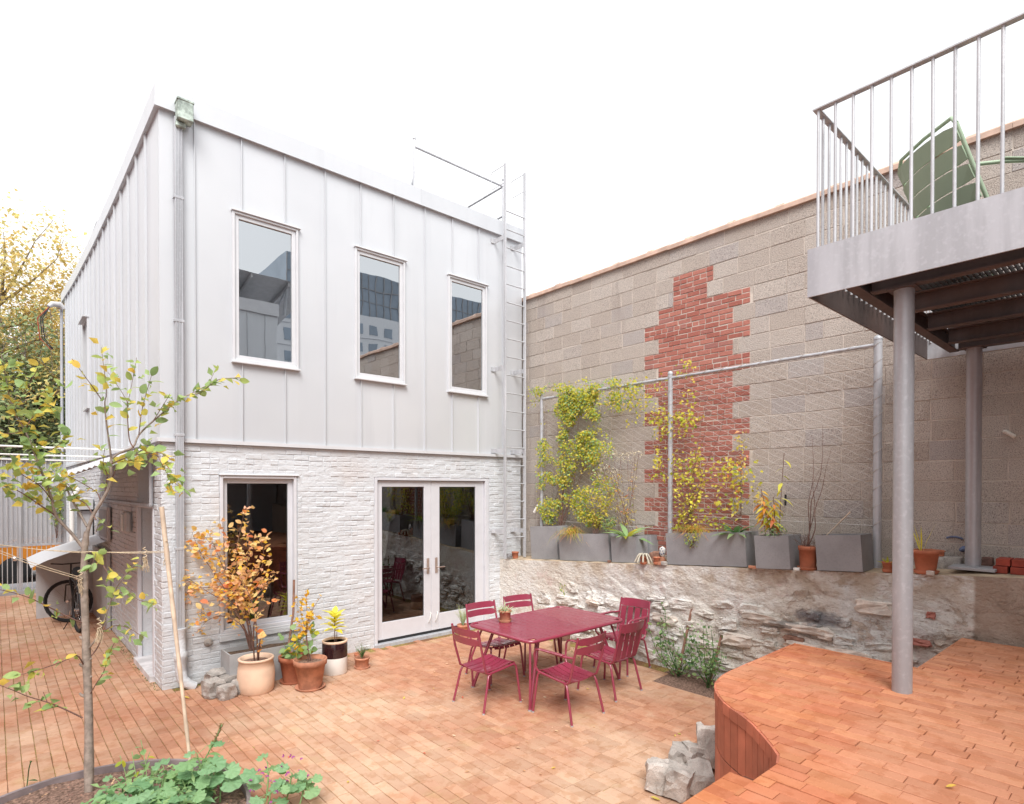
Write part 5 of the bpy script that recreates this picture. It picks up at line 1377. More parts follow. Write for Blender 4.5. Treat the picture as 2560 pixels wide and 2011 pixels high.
def mallow(label, spots, group=None):
    c = spots[0]; t = thing('mallow', label, 'plant', (c[0], c[1], .06), 0, group)
    for x, y, h, nl, spread in spots:
        b = V((x, y, .06)); top = b + V((U(-.06, .06), U(-.06, .06), h))
        mb = MB(); P = smooth_path([b, b.lerp(top, .5) + V((U(-.03,.03), U(-.03,.03), 0)), top], 4); mb.tube(P, [.006] * (len(P) - 3) + [.005, .004, .003], 6); mb.build('stem', MT['lv_sage'], t)
        for i in range(nl):
            p, d = along(P, .25 + .74 * (i + .5) / nl); a = i * 2.4 + U(-.3, .3); out = V((math.cos(a), math.sin(a), .25))
            q = p + out * spread * U(.6, 1.2)
            mb = MB(); mb.tube([p, p.lerp(q, .6) + V((0, 0, .02)), q], .0022, 4); mb.build('leaf_stalk', MT['lv_sage'], t)
            put('leaf', rnd.choice(ml[:3] if h > .2 else ml[1:]), t, orient(q, out + V((0, 0, -.25)), V((0, 0, 1)) + V((-.25, -.35, 0)) + rv(.25), 0, U(.85, 1.15)))
    return t
mallow('big ruffled mallow with round crinkled leaves at the right rim of the bed', [(1.13, 4.62, .36, 9, .10), (1.20, 4.50, .28, 8, .1), (1.03, 4.56, .22, 7, .09)])
mallow('clump of ruffled mallow leaves low at the front of the bed', [(.62, 4.62, .22, 9, .12), (.50, 4.50, .2, 9, .12), (.78, 4.48, .24, 8, .11), (.90, 4.40, .22, 8, .1)])
mallow('leafy mallow round the foot of the young tree', [(.70, 4.80, .2, 7, .1), (.86, 4.72, .22, 7, .1)])
mm = mallow('small leaved mallow with mauve flowers spilling over the patio', [(1.44, 4.28, .26, 7, .07), (1.56, 4.2, .2, 7, .07), (1.36, 4.12, .18, 6, .06), (1.62, 4.10, .14, 6, .06)])
fl = MB()
for k in range(5):
    a = 2 * PI * k / 5; fl.leaf((0, 0, 0), (math.cos(a), math.sin(a), .5), (0, 0, 1), .02, .018, 0, .1, -.2)
fme = fl.mesh('flower', MT['lv_mauve'])
for k in range(22): put('flower', fme, mm, orient(V((U(1.3, 1.72), U(4.0, 4.35), U(.16, .36))), (U(-.3, .3), -1, .3), V((-.4, -.6, .6)), U(0, 3), U(.7, 1.2)))
am = thing('amaranth', 'upright leafy plant with a brown seed spike leaning over the bed', 'plant', (.93, 4.55, .06))
P = smooth_path([V((.90, 4.50, .06)), D(500, 1920, 4.25), D(530, 1865, 4.3), D(555, 1812, 4.35)], 6)
mb = MB(); mb.tube(P, .005, 6); mb.build('stem', MT['lv_sage'], am)
for i in range(13):
    p, d = along(P, .08 + .7 * i / 13); put('leaf', rnd.choice(sl_), am, orient(p, d * .4 + V((math.cos(i*2.2), math.sin(i*2.2), -.1)), (0, 0, 1), 0, U(.7, 1.1)))
mb = MB()
for i in range(90):
    p, d = along(P, .76 + .24 * i / 90); mb.leaf(p + rv(.008), d + rv(.9), rv(), .02, .009, 0, .2, 0)
mb.build('seed_spike', MT['lv_seed'], am, kind='stuff')
wd = thing('seedling', 'single dark stemmed seedling with a round bud at the left end of the bed', 'plant', (.13, 5.1, .06))
P = smooth_path([V((.13, 5.1, .05)), D(68, 1960, 4.5), D(72, 1925, 4.5), D(77, 1905, 4.5)], 4); mb = MB(); mb.tube(P, .004, 5); mb.lathe([(.001, -.008), (.009, 0), (.001, .01)], 8, P[-1]); mb.build('stem', MT['lv_dk'], wd)
dl = [leaf_me('leaf', .075, .036, MT['lv_dk'], 'oval', .2, .3, i) for i in range(2)]
for i in range(7): p, d = along(P, .15 + .75 * i / 7); leaf_on(wd, p, d, dl, .9)
sg = thing('sage_plant', 'bright leaved weed with yellow tipped shoots behind the bed rim', 'plant', (.83, 5.1, .06))
gl = [leaf_me('leaf', .07, .05, MT[m], 'oval', .15, .2, i) for i, m in enumerate(('lv_sage', 'lv_lime', 'lv_sage'))]
for u, v in ((352, 1850), (375, 1880), (330, 1880), (400, 1900), (300, 1890)):
    e = D(u, v, 4.55); b = V((.78 + U(-.08, .08), 4.95 + U(-.1, .1), .06)); P = smooth_path([b, b.lerp(e, .5) + rv(.03), e], 4); mb = MB(); mb.tube(P, .0028, 5); mb.build('stem', MT['lv_sage'], sg)
    for i in range(6): p, d = along(P, .25 + .74 * i / 6); leaf_on(sg, p, d, gl, .95)
lw_ = thing('ground_leaves', 'low mixed greenery filling the middle of the bed', 'plants', (.8, 4.6, .06))
mb = MB()
for k in range(420):
    a = U(0, 2*PI); r = math.sqrt(U(0, 1)); p = V((.80 + .42*r*math.cos(a), 4.58 + .36*r*math.sin(a), .08 + U(0, .2)))
    mb.leaf(p, (U(-1,1), U(-1,1), U(-.3,.5)), (U(-.4,.1), U(-.5,.1), 1), U(.035, .085), U(.02, .045), rnd.choice((0, 0, 1, 2)), .2, .2)
mb.build('foliage', [MT['lv_sage'], MT['lv_mal'], MT['lv_dk']], lw_, kind='stuff')

# ------------------------------------------------------------------ shrubs and potted plants by the house
def shrub(name, label, cat, base, stems, lmesh, nl, dep, r0=.007, twigs=3, mt='twig', spread=.06, s=1., flat=.5, start=.35, group=None, extra=None):
    t = thing(name, label, cat, base, 0, group); paths = []
    for pts, off in stems:
        P = [V(base) + V((U(-.03, .03), U(-.03, .03), 0))] + [D(u, v, dep + off * (i + 1) / len(pts)) for i, (u, v) in enumerate(pts)]
        P = smooth_path(P, 3); n = len(P); mb = MB(); mb.tube(P, [r0 * (1 - .75 * i / (n - 1)) for i in range(n)], 6); mb.build('stem', MT[mt], t); paths.append(P)
        for k in range(twigs):
            p, d = along(P, U(.4, .9)); e = p + (d * .5 + rv(.9) + V((0, 0, .3))).normalized() * U(.12, .26)
            Q = smooth_path([p, p.lerp(e, .5) + rv(.02), e], 2); mb = MB(); mb.tube(Q, .0018, 4); mb.build('twig', MT[mt], t); paths.append(Q)
    ls = [sum((b - a).length for a, b in zip(P, P[1:])) for P in paths]; tot = sum(ls)
    for P, l in zip(paths, ls):
        for i in range(max(2, int(nl * l / tot + .5))):
            p, d = along(P, start + (1 - start) * U(0, 1) if l > .35 else U(.1, 1)); leaf_on(t, p + rv(spread), d, lmesh, s, flat)
    if extra: leaf_stuff(t, paths, extra[0], *extra[1:])
    return t
ol = [leaf_me('leaf', .076, .054, MT[m], 'oval', .2, .15, i) for i, m in enumerate(('lv_or', 'lv_or', 'lv_or', 'lv_treeo'))]
shrub('orange_shrub', 'bushy shrub in flaming orange leaf growing in the grey trough', 'shrub', (2.30, 7.25, .38),
      [([(610,1480),(590,1400),(600,1330),(615,1265)], .1), ([(600,1500),(565,1430),(560,1350),(555,1300)], .1), ([(590,1520),(540,1440),(500,1380),(480,1330)], -.1), ([(590,1530),(520,1480),(460,1440)], -.15),
       ([(610,1500),(640,1440),(660,1400),(650,1340)], .1), ([(600,1560),(550,1540),(500,1560),(470,1560)], -.2), ([(590,1500),(550,1400),(520,1330)], 0), ([(620,1520),(660,1470),(680,1440)], .1),
       ([(610,1490),(620,1400),(625,1340)], 0), ([(600,1490),(500,1470),(450,1500)], -.1)], ol, 270, 6.85, .008, 3, spread=.07, s=1.0, extra=(('lv_or', 'lv_or', 'lv_or', 'lv_gold'), 620, .062, .045, .09, .35))
shrub('sapling', 'slim orange leaved sapling rising from the cream clay pot', 'sapling', (2.22, 6.88, .34),
      [([(640,1560),(628,1500),(600,1440)], .05), ([(635,1560),(660,1520),(690,1500)], 0), ([(650,1600),(655,1590)], 0)], ol, 40, 6.45, .009, 2, spread=.03)
yl = [leaf_me('leaf', .052, .034, MT['lv_gold'], 'oval', .2, .2, i) for i in range(3)]
shrub('sapling', 'thin sapling with small golden leaves in the front terracotta pot by the window', 'sapling', (2.72, 6.57, .31),
      [([(765,1600),(768,1540),(765,1500),(772,1470)], .05), ([(768,1560),(790,1510),(805,1490)], .05), ([(765,1580),(752,1530),(758,1490)], .05), ([(764,1610),(745,1570)], 0)], yl, 120, 6.75, .005, 3, spread=.025)
hl = [leaf_me('leaf', .085, .06, MT[m], 'heart', .12, .3, i) for i, m in enumerate(('lv_sage', 'lv_lime', 'lv_sage'))]
shrub('bean_plant', 'bright green heart leaved plant in the rear terracotta pot by the window', 'plant', (2.66, 6.92, .28), [([(735,1600),(730,1575)], 0), ([(755,1590),(760,1570)], 0), ([(710,1610),(712,1600)], 0), ([(775,1610),(785,1590)], 0), ([(735,1640),(750,1625)], -.1)], hl, 75, 6.85, .004, 1, 'lv_sage', .05, start=.1)
bl = [leaf_me('leaf', .18, .075, MT['lv_yel'], 'lance', .2, .25, i) for i in range(3)]
t = thing('yellow_plant', 'young plant with long bright yellow leaves in the two tone crock', 'plant', (3.18, 6.92, .35))
P = [V((3.18, 6.92, .34)), V((3.18, 6.92, .53)), V((3.18, 6.92, .74))]; mb = MB(); mb.tube(P, .006, 6); mb.tube([P[0] + V((.02, 0, 0)), P[1] + V((.03, 0, .0))], .004, 5); mb.build('stem', MT['twig'], t)
for i in range(26):
    a = i * 2.4; p, d = along(P, .45 + .55 * i / 26); put('leaf', rnd.choice(bl), t, orient(p, (math.cos(a), math.sin(a), .9 * i / 26 + .05), (0, 0, 1), 0, U(.8, 1.1)))
def wiry(label, base, h, r, n, mats, name='herb', w=.004, up=1.2):
    t = thing(name, label, 'plant', base); mb = MB()
    for k in range(n):
        a = U(0, 2*PI); rr_ = r * math.sqrt(U(0, 1)); e = V(base) + V((rr_ * math.cos(a), rr_ * math.sin(a), h * U(.5, 1)))
        P = smooth_path([V(base), V(base).lerp(e, .5) + rv(.015) + V((0, 0, h * .1)), e], 3); mb.blade(P, w * 1.5, (U(-1, 1), U(-1, 1), .2), 0)
        for j in range(7):
            p, d = along(P, U(.3, 1)); mb.leaf(p, d + rv(up), rv(), U(.012, .028), w, rnd.randrange(len(mats)), .1, .1)
    mb.build('foliage', [MT[m] for m in mats], t, kind='stuff'); return t
wiry('thin wiry herb in the small pot right of the crock', (3.52, 6.86, .13), .19, .11, 44, ('lv_rose', 'twig'))
wiry('feathery grey green herb by the french door, seen over the chair back', (5.40, 7.22, .18), .34, .14, 60, ('lv_suc', 'lv_suc', 'lv_pale'))
wiry('thin leafed herb filling the right end of the grey trough', (2.85, 7.28, .37), .1, .14, 50, ('lv_dk', 'lv_rose'))
def succulent(label, base, h, r, n, mt='lv_suc', W=.012, droop=0, name='succulent'):
    t = thing(name, label, 'plant', base)
    me = [leaf_me('leaf', h, W, MT[mt], 'lance', .3, .1, i) for i in range(3)]
    for k in range(n):
        a = k * 2.4; q = math.sqrt(k / n); d = V((math.cos(a) * q * r / h * 1.6, math.sin(a) * q * r / h * 1.6, 1 - q * .7 - droop * q)); put('leaf', rnd.choice(me), t, orient(V(base) + V((math.cos(a), math.sin(a), 0)) * q * r * .3, d, (0, 0, 1) if d.z < .9 else (1, 0, 0), U(-.3, .3), U(.75, 1.1)))
    return t
succulent('grey green succulent with fleshy fingers on the table', (4.48, 5.17, .85), .14, .13, 40)
succulent('green rosettes in the small pot beside the painted mask', (6.25, 4.29, zl(4.29) + .07), .04, .04, 18, 'lv_suc', .012)
succulent('bright seedling in the small pot right of the empty planter', (6.29, 1.76, zl(1.76) + .075), .085, .06, 9, 'lv_lime', .026)
succulent('sparse yellow sprig in the ledge pot beside the front pole', (6.32, 1.50, zl(1.5) + .19), .34, .04, 4, 'lv_yel', .02, name='sprig')
succulent('tiny rosette in the pot at the ladder foot', (6.58, 7.33, zl(7.33) + .08), .03, .03, 10, 'lv_rose', .01)
ct = thing('cactus', 'woolly grey trailing cactus spilling over its small pot', 'cactus', (6.22, 4.47, zl(4.47) + .08))
for k in range(9):
    a = k * .7 + .2; L = U(.10, .17); b = V((6.22, 4.47, zl(4.47) + .085)); o = V((math.cos(a), math.sin(a), 0))
    mb = MB(); mb.tube(smooth_path([b, b + o * .04 + V((0, 0, .05)), b + o * .075 + V((0, 0, .02)), b + o * (.08 + L * .25) + V((0, 0, -L * .45))], 4), [.011] * 10 + [.012, .013, .01], 8); mb.build('arm', MT['cactus'], ct)
dr = thing('stick', 'brown wooden stake leaning up from the grey trough against the window', 'stake', (2.72, 7.25, .35))
mb = MB(); mb.tube([V((2.72, 7.25, .3)), V((2.80, 7.28, .75)), D(735, 1450, 7.35)], .014, 8); mb.build('stake', MT['wood'], dr)
# ------------------------------------------------------------------ climbers and ledge plants
def climber(name, label, base, regions, mats, stems, L=(.03, .05)):
    t = thing(name, label, 'climber', base); mb = MB(); mi = list(range(len(mats)))
    for (y0, y1, z0, z1, n, dens) in regions:
        k = 0
        while k < n:
            y, z = U(y0, y1), U(z0, z1)
            f = noise.noise(V((y * 2.6, z * 2.6, 5.))) + .5 * noise.noise(V((y * 6, z * 6, 1.)))
            if f < U(-.6, .55) * dens: k += .12; continue
            p = V((TX - U(-.05, .10), y, z)); mb.leaf(p, (U(-.8, .3), U(-1, 1), U(-1, .3)), (-1, U(-.5, .5), U(0, .9)), U(*L), U(*L) * .72, rnd.choice(mi), .2, .2); k += 1
    mb.build('foliage', [MT[m] for m in mats], t, kind='stuff')
    mb = MB()
    for s in stems:
        P = smooth_path([V((TX - .02 + U(-.02, .02), y + U(-.03, .03), z)) for y, z in s], 5); mb.tube(P, [.005 * (1 - .7 * i / (len(P) - 1)) for i in range(len(P))], 4)
    mb.build('stems', MT['twig'], t, kind='stuff'); return t
S = lambda y0, y1, z0, z1, n=4: [(y0 + (y1 - y0) * i / n + U(-.06, .06), z0 + (z1 - z0) * i / n) for i in range(n + 1)]
climber('climbing_vine', 'dense lime green vine covering the ladder end of the trellis', (TX, 6.4, 1.7),
   [(5.72, 7.0, 1.72, 3.75, 4200, .12), (5.3, 7.02, 3.1, 3.92, 2600, .15), (5.45, 6.2, 2.4, 3.4, 700, .6), (4.95, 5.8, 3.4, 3.88, 380, .8), (5.4, 6.95, 1.7, 2.5, 800, .5), (5.8, 7.2, 3.6, 4.0, 520, .6)], ('lv_lime', 'lv_lime', 'lv_pale', 'lv_sage'),
   [S(6.5, U(5.6, 6.9), 1.7, U(3, 3.8)) for _ in range(14)], (.03, .05))
climber('climbing_vine', 'sparse yellow green vine climbing at the middle trellis post', (TX, 4.2, 1.75),
   [(3.5, 4.4, 1.75, 2.7, 270, 1.), (4.0, 4.75, 2.4, 3.3, 300, 1.1), (4.1, 4.35, 3.0, 4.0, 110, .9), (4.5, 5.2, 3.2, 3.85, 150, 1.3), (3.2, 3.8, 2.1, 2.7, 110, 1.2)], ('lv_lime', 'lv_pale', 'lv_lime'),
   [S(4.2, U(3.6, 4.5), 1.75, U(2.6, 3.7)) for _ in range(9)], (.036, .062))
def bush(name, label, base, rad, n, mats, L=(.03, .06), stems=8, part='foliage', lean=(0, 0), w=.6):
    t = thing(name, label, 'plant', base); mb = MB(); b = V(base); tips = []
    ms = MB()
    for k in range(stems):
        e = b + V((U(-1, 1) * rad[0] + lean[0], U(-1, 1) * rad[1] + lean[1], rad[2] * U(.7, 1.1))); P = smooth_path([b + V((U(-.03, .03), U(-.06, .06), 0)), b.lerp(e, .5) + rv(.04), e], 4)
        ms.tube(P, [.004 * (1 - .7 * i / (len(P) - 1)) for i in range(len(P))], 4); tips.append(P)
    for k in range(n):
        p, d = along(rnd.choice(tips), U(.25, 1.0)); p = p + rv(.05); l = U(*L); mb.leaf(p, d * .4 + rv(1), (U(-.8, .2), U(-.6, .3), 1), l, l * w, rnd.randrange(len(mats)), .2, .25)
    mb.build(part, [MT[m] for m in mats], t, kind='stuff'); ms.build('stems', MT['twig'], t, kind='stuff'); return t
bush('shrub', 'yellowing bush with a brown stem in the long planter below the vine', (6.48, 5.5, zl(5.5) + .38), (.10, .30, .7), 330, ('lv_pale', 'lv_lime'), (.035, .06), 12)
bush('herb', 'fresh green ferny herb in the right end of the long planter', (6.45, 5.25, zl(5.25) + .38), (.1, .13, .3), 260, ('lv_sage', 'lv_dk', 'lv_sage'), (.02, .04), 9, w=.35)
bush('shrub', 'yellow shrub with long narrow leaves at the left of the longest planter', (6.44, 4.0, zl(4) + .38), (.12, .22, .75), 160, ('lv_pale', 'lv_lime', 'lv_yel'), (.035, .06), 9)
bush('herb', 'trailing lime herb hanging over the face of the longest planter', (6.24, 3.78, zl(3.78) + .22), (.03, .09, .17), 110, ('lv_lime', 'lv_sage'), (.018, .034), 5)
bush('vine', 'young climber with red touched leaves behind the dark rosette', (6.6, 3.35, zl(3.3) + .38), (.1, .2, 1.15), 95, ('lv_pale', 'lv_yel', 'lv_treeo'), (.04, .065), 4)
t = thing('aster', 'tall aster in seed with creamy white flower heads before the trellis', 'plant', (6.62, 5.05, zl(5) + .36)); mb = MB(); ms = MB()
for k in range(15):
    b = V((6.60 + U(-.08, .08), 5.0 + U(-.12, .12), zl(5) + .36)); e = V((6.62 + U(-.15, .08), U(4.72, 5.5), U(2.45, 2.98))); P = smooth_path([b, b.lerp(e, .5) + rv(.05), e], 4); ms.tube(P, .0028, 4)
    for j in range(12):
        p, d = along(P, U(.15, .9)); mb.leaf(p, d * .2 + rv(1) + V((0, 0, -.5)), rv(), U(.04, .08), .016, rnd.choice((1, 1, 2, 3)), .2, .3)
    for j in range(20): mb.leaf(e + V((U(-.07, .07), U(-.10, .10), U(-.04, .05))), rv(), rv(), .022, .018, 0, .2, 0)
mb.build('foliage', [MT[m] for m in ('lv_wht', 'lv_pale', 'lv_treeo', 'lv_lime')], t, kind='stuff'); ms.build('stems', MT['twig'], t, kind='stuff')
def tuft(label, base, n, Lr, mats, w=.006, droop=.5, front=.6):
    t = thing('grass_tuft', label, 'grass', base); mb = MB(); b = V(base)
    for k in range(n):
        d = V((U(-1, .5) * front, U(-1, 1), U(.5, 1.6))).normalized(); L = U(*Lr); P = [b + V((U(-.03, .03), U(-.06, .06), 0)) + d * L * s - V((0, 0, L * droop * s ** 2.4)) + V((d.x, d.y, 0)) * L * .2 * s * s for s in (0, .25, .5, .75, 1.)]
        mb.blade(P, w, (0, 0, 1), rnd.randrange(len(mats)))
    mb.build('blades', [MT[m] for m in mats], t, kind='stuff')
tuft('tuft of orange and green grass hanging over the second planter', (6.36, 5.84, zl(5.84) + .38), 150, (.28, .5), ('lv_grs', 'lv_grs', 'lv_lime', 'lv_treeo'), .008, .85, 1.)
tuft('tuft of golden grass arching over the longest planter', (6.38, 3.85, zl(3.85) + .38), 170, (.25, .42), ('lv_grs', 'lv_lime', 'lv_treeo'), .008, .75, 1.)
def rosette(label, base, n, L, W, mt, arch=.35, name='rosette_plant'):
    t = thing(name, label, 'plant', base); b = V(base); me = [leaf_me('leaf', L, W, MT[m], 'lance', .25, .42, i) for i, m in enumerate(mt)]
    for k in range(n):
        a = k * 2.4; d = V((math.cos(a), math.sin(a), U(.2, 1.3))); put('leaf', rnd.choice(me), t, orient(b + V((math.cos(a), math.sin(a), 0)) * .02, d, (0, 0, 1), U(-.3, .3), U(.7, 1.15)))
rosette('broad leaved plant with spotted yellow green leaves over the small planter', (6.38, 4.85, zl(4.85) + .34), 15, .34, .075, ('lv_sage', 'lv_lime', 'lv_sage'))
for k in range(4):
    pass
rosette('dark green rosette with long glossy leaves in the longest planter', (6.36, 3.30, zl(3.3) + .38), 24, .26, .06, ('lv_dk', 'lv_dk', 'lv_sage'))
fp = thing('feather_plant', 'yellow and orange plant with feathery drooping leaves in the square planter', 'plant', (6.34, 2.85, zl(2.85) + .34))
fm = [leaf_me('leaf', .17, .045, MT[m], 'lance', .2, .4, i) for i, m in enumerate(('lv_yel', 'lv_gold', 'lv_treeo', 'lv_lime'))]
for k in range(6):
    b = V((6.34 + U(-.05, .05), 2.85 + U(-.08, .08), zl(2.85) + .34)); e = b + V((U(-.1, .06), U(-.12, .16), (.46, .5, .42, .36, .95, .55)[k])); P = smooth_path([b, b.lerp(e, .5) + rv(.03), e], 4)
    mb = MB(); mb.tube(P, .0035, 5); mb.build('stem', MT['twig'], fp)
    for i in range(16 if k != 4 else 8):
        p, d = along(P, .3 + .7 * i / (16 if k != 4 else 8)); a = i * 2.4; put('leaf', rnd.choice(fm if k != 4 else fm[:1] + fm[3:]), fp, orient(p, (math.cos(a), math.sin(a), -.25), (0, 0, 1), U(-.4, .4), U(.55, 1.)))
bush('trailing_plant', 'green leaves trailing over the front of the square planter', (6.22, 2.80, zl(2.8) + .30), (.04, .09, .14), 60, ('lv_sage', 'lv_dk'), (.03, .05), 5)
dt = thing('dead_plant', 'tangle of dead reddish twigs in the terracotta pot', 'plant', (6.27, 2.47, zl(2.47) + .2)); mb = MB()
for k in range(46):
    b = V((6.27 + U(-.05, .05), 2.47 + U(-.05, .05), zl(2.47) + .2)); a = U(0, 2*PI); r = U(.04, .14); e = b + V((r * math.cos(a), r * math.sin(a), U(.05, .2)))
    mb.tube(smooth_path([b, b.lerp(e, .5) + rv(.05), e], 3), .0016, 3)
for y, z in ((2.40, 1.35), (2.52, 1.25), (2.33, 1.1), (2.45, .9)):
    b = V((6.28, 2.47, zl(2.47) + .2)); P = [b + V((U(-.02, .02) + .2 * s, (y - 2.47) * s + U(-.03, .03), z * s)) for s in (0, .2, .4, .6, .8, 1)]; mb.tube(smooth_path(P, 3), [.006 * (1 - .8 * i / 15) for i in range(16)], 4)
mb.build('twigs', MT['twig'], dt, kind='stuff')
sk = thing('stick', 'thin tan cane leaning out of the pot of dead twigs', 'cane', (6.30, 2.45, zl(2.45) + .2)); mb = MB(); mb.tube([(6.30, 2.45, zl(2.4) + .2), (6.45, 2.12, zl(2.4) + .62)], .007, 6); mb.build('cane', MT['bamboo'], sk)
def rose(label, base, h, sp, n):
    t = thing('rose_bush', label, 'bush', base); b = V(base); me = [leaf_me('leaf', .05, .032, MT[m], 'oval', .2, .2, i) for i, m in enumerate(('lv_rose', 'lv_rose', 'lv_sage'))]; ps = []
    for k in range(11):
        e = b + V((U(-sp, sp * .6), U(-sp, sp), h * U(.45, 1.))); P = smooth_path([b + rv(.03), b.lerp(e, .5) + rv(.06), e], 4); mb = MB(); mb.tube(P, [.005 * (1 - .6 * i / (len(P) - 1)) for i in range(len(P))], 5); mb.build('stem', MT['lv_dk'], t); ps.append(P)
    for k in range(n):
        p, d = along(rnd.choice(ps), U(.2, 1)); leaf_on(t, p + rv(.06), d, me, 1., .5)
    mb = MB()
    for k in range(n):
        p, d = along(rnd.choice(ps), U(.2, 1)); mb.leaf(p + rv(.09), rv(), (U(-.6, .2), U(-.6, .2), 1), U(.03, .05), .026, rnd.randrange(2), .2, .2)
    mb.build('foliage', [MT['lv_rose'], MT['lv_sage']], t, kind='stuff')
rose('rose bush tied to the left stake before the stone wall', (6.26, 3.98, 0), .72, .36, 150)
rose('rose bush round the right stake beside the brick terrace', (6.18, 3.52, 0), .78, .36, 150)
for lb, a, b in (('brown wooden stake standing left of the pair by the stone wall', (6.36, 4.05, 0), D(1733, 1508, proj(V((6.36, 4.05, .7)))[2])), ('brown wooden stake standing right of the pair by the stone wall', (6.36, 3.62, 0), D(1818, 1535, proj(V((6.36, 3.62, .8)))[2]))):
    t = thing('wooden_stake', lb, 'stake', a); mb = MB(); mb.bar(a, tuple(b), .026, .02, (1, 0, 0)); mb.build('stake', MT['wood'], t)
P = [V((6.33, 4.2, .1)), V((6.31, 4.28, .4)), V((6.32, 4.2, .68)), V((6.33, 4.28, .84))]
t = thing('climbing_rose', 'thin climbing rose shoot up the left stake', 'climber', (6.33, 4.2, 0)); rl = [leaf_me('leaf', .04, .026, MT['lv_rose'], 'oval', .2, .2, 1)]; Q = smooth_path(P, 4); mb = MB(); mb.tube(Q, .003, 5); mb.build('stem', MT['lv_dk'], t)
for k in range(34): p, d = along(Q, U(.3, 1)); leaf_on(t, p + rv(.04), d, rl, 1., .5)
wdv = thing('weed', 'small weed rooted in a crack of the stone wall behind the table', 'weed', (6.4, 6.0, .72)); mb = MB()
p0 = D(1411, 1490, proj(V((6.42, 5.85, .8)))[2])
for k in range(30): mb.leaf(p0 + V((U(-.05, .0), U(-.05, .05), U(-.02, .16))), (U(-.6, .1), U(-.5, .5), U(.2, 1)), rv(), U(.03, .06), .016, rnd.randrange(2), .2, .2)
mb.build('foliage', [MT['lv_sage'], MT['lv_lime']], wdv, kind='stuff')
mb = MB()
for k in range(230):
    y = U(7.9, 9.8) if k < 110 else 0
    p = V((HX0 - U(.02, .09), U(7.62, 10.5), .0)) if k < 150 else (V((U(1.5, 2.0), HY - U(.04, .12), 0)) if k < 190 else V((U(5.9, 6.2), U(4.9, 5.8), 0)))
    mb.leaf(p, (U(-1, 1), U(-1, 1), U(.3, 1)), rv(), U(.012, .03), .012, rnd.randrange(2), .2, .2)
w = mb.build('weeds', [MT['lv_rose'], MT['lv_dk']], kind='stuff'); w['label'] = 'low weeds growing along the foot of the walls'
# fallen leaves on the bricks
dm = [leaf_me('fallen_leaf', .045, .024, MT[m], 'oval', .5, -.25, i) for i, m in enumerate(('lv_dry', 'lv_dry', 'lv_dry', 'lv_treey', 'lv_red'))]
for k in range(64):
    for _ in range(20):
        if k < 44: x, y = U(2.2, 5.7), U(3.0, 6.3)
        else: x, y = U(.9, 3.4), U(3.2, 7.0)
        if not inside(BED, x, y) and not under_terrace(V((x, y, 0))): break
    o = put('fallen_leaf', dm[int(rnd.random() ** 1.5 * 5)], None, orient(V((x, y, .008)), (U(-1, 1), U(-1, 1), U(-.05, .1)), rv(.25) + ZZ, 0, U(.35, .95)))
    tag(o, 'small dry leaf fallen on the brick patio', 'leaf', 'fallen leaves on the patio')
for lb, p, m, s in (('yellow leaf lying at the foot of the bamboo stake near the corner cobbles', G(473, 1748), 3, 1.4), ('narrow yellow leaf lying on the brick terrace', G(2366, 1972, ZT) , 3, .9), ('bright yellow leaf on the patio before the cobble heap', G(1650, 2003), 3, 1.5), ('orange leaf between the corner cobbles', G(548, 1737), 4, 1.2)):
    tag(put('fallen_leaf', dm[m], None, orient(p + V((0, 0, .008)), (U(-1, 1), U(-1, 1), .05), ZZ, 0, s)), lb, 'leaf')

# ------------------------------------------------------------------ alley and street behind
bk = thing('bicycle', 'black bicycle leaning under the corrugated lean-to in the alley', 'bicycle', (1.0, 12.0, 0))
def wheel(c, axis, nm):
    c = V(c); ax = V(axis).normalized(); a = ax.orthogonal().normalized(); b = ax.cross(a); R = .345
    ring = lambda r, n=28: [c + (a * math.cos(2*PI*k/n) + b * math.sin(2*PI*k/n)) * r for k in range(n)] + [c + a * r]
    mb = MB(); mb.tube(ring(R), .021, 8, cap=False); w = mb.build('wheel', MT['rubber'], bk)
    mb = MB(); mb.tube(ring(R - .03), .010, 6, cap=False); mb.build('rim', MT['black'], w)
    mb = MB()
    for k in range(16): an = 2*PI*k/16; mb.tube([c + ax * (.03 if k % 2 else -.03), c + (a * math.cos(an) + b * math.sin(an)) * (R - .03)], .0018, 3)
    mb.tube([c - ax * .05, c + ax * .05], .022, 8); mb.build('spokes', MT['chrome'], w)
wheel((1.00, 11.55, .366), (1, .12, 0), 'rear'); wheel((.95, 12.55, .366), (.45, 1, 0), 'front')
mb = MB()
for p, q, r in (((1.0, 11.55, .366), (.99, 11.98, .30), .011), ((1.0, 11.55, .366), (1.0, 11.75, .80), .010), ((.99, 11.98, .30), (1.0, 11.75, .82), .016), ((1.0, 11.77, .74), (.97, 12.36, .80), .016), ((.99, 11.98, .30), (.97, 12.36, .74), .019), ((.97, 12.34, .86), (.96, 12.38, .66), .017),
                ((.91, 12.44, .66), (.90, 12.55, .366), .011), ((1.02, 12.42, .66), (1.0, 12.57, .366), .011), ((.91, 12.44, .66), (1.02, 12.42, .66), .012)): mb.tube([p, q], r, 8)
mb.build('frame', MT['black'], bk)
mb = MB(); mb.tube([(.97, 12.33, .86), (.97, 12.31, 1.02)], .014, 8); mb.tube([(.70, 12.2, 1.06), (.85, 12.3, 1.03), (1.09, 12.33, 1.03), (1.22, 12.25, 1.06)], .012, 8); mb.build('handlebar', MT['black'], bk)
mb = MB(); mb.tube([(1.0, 11.755, .8), (1.0, 11.73, .94)], .012, 8); mb.build('seat_post', MT['chrome'], bk)
mb = MB(); mb.tube([(1.0, 11.86, .955), (1.0, 11.75, .965), (1.0, 11.62, .975)], [.02, .05, .075], 10); mb.build('saddle', MT['rubber'], bk)
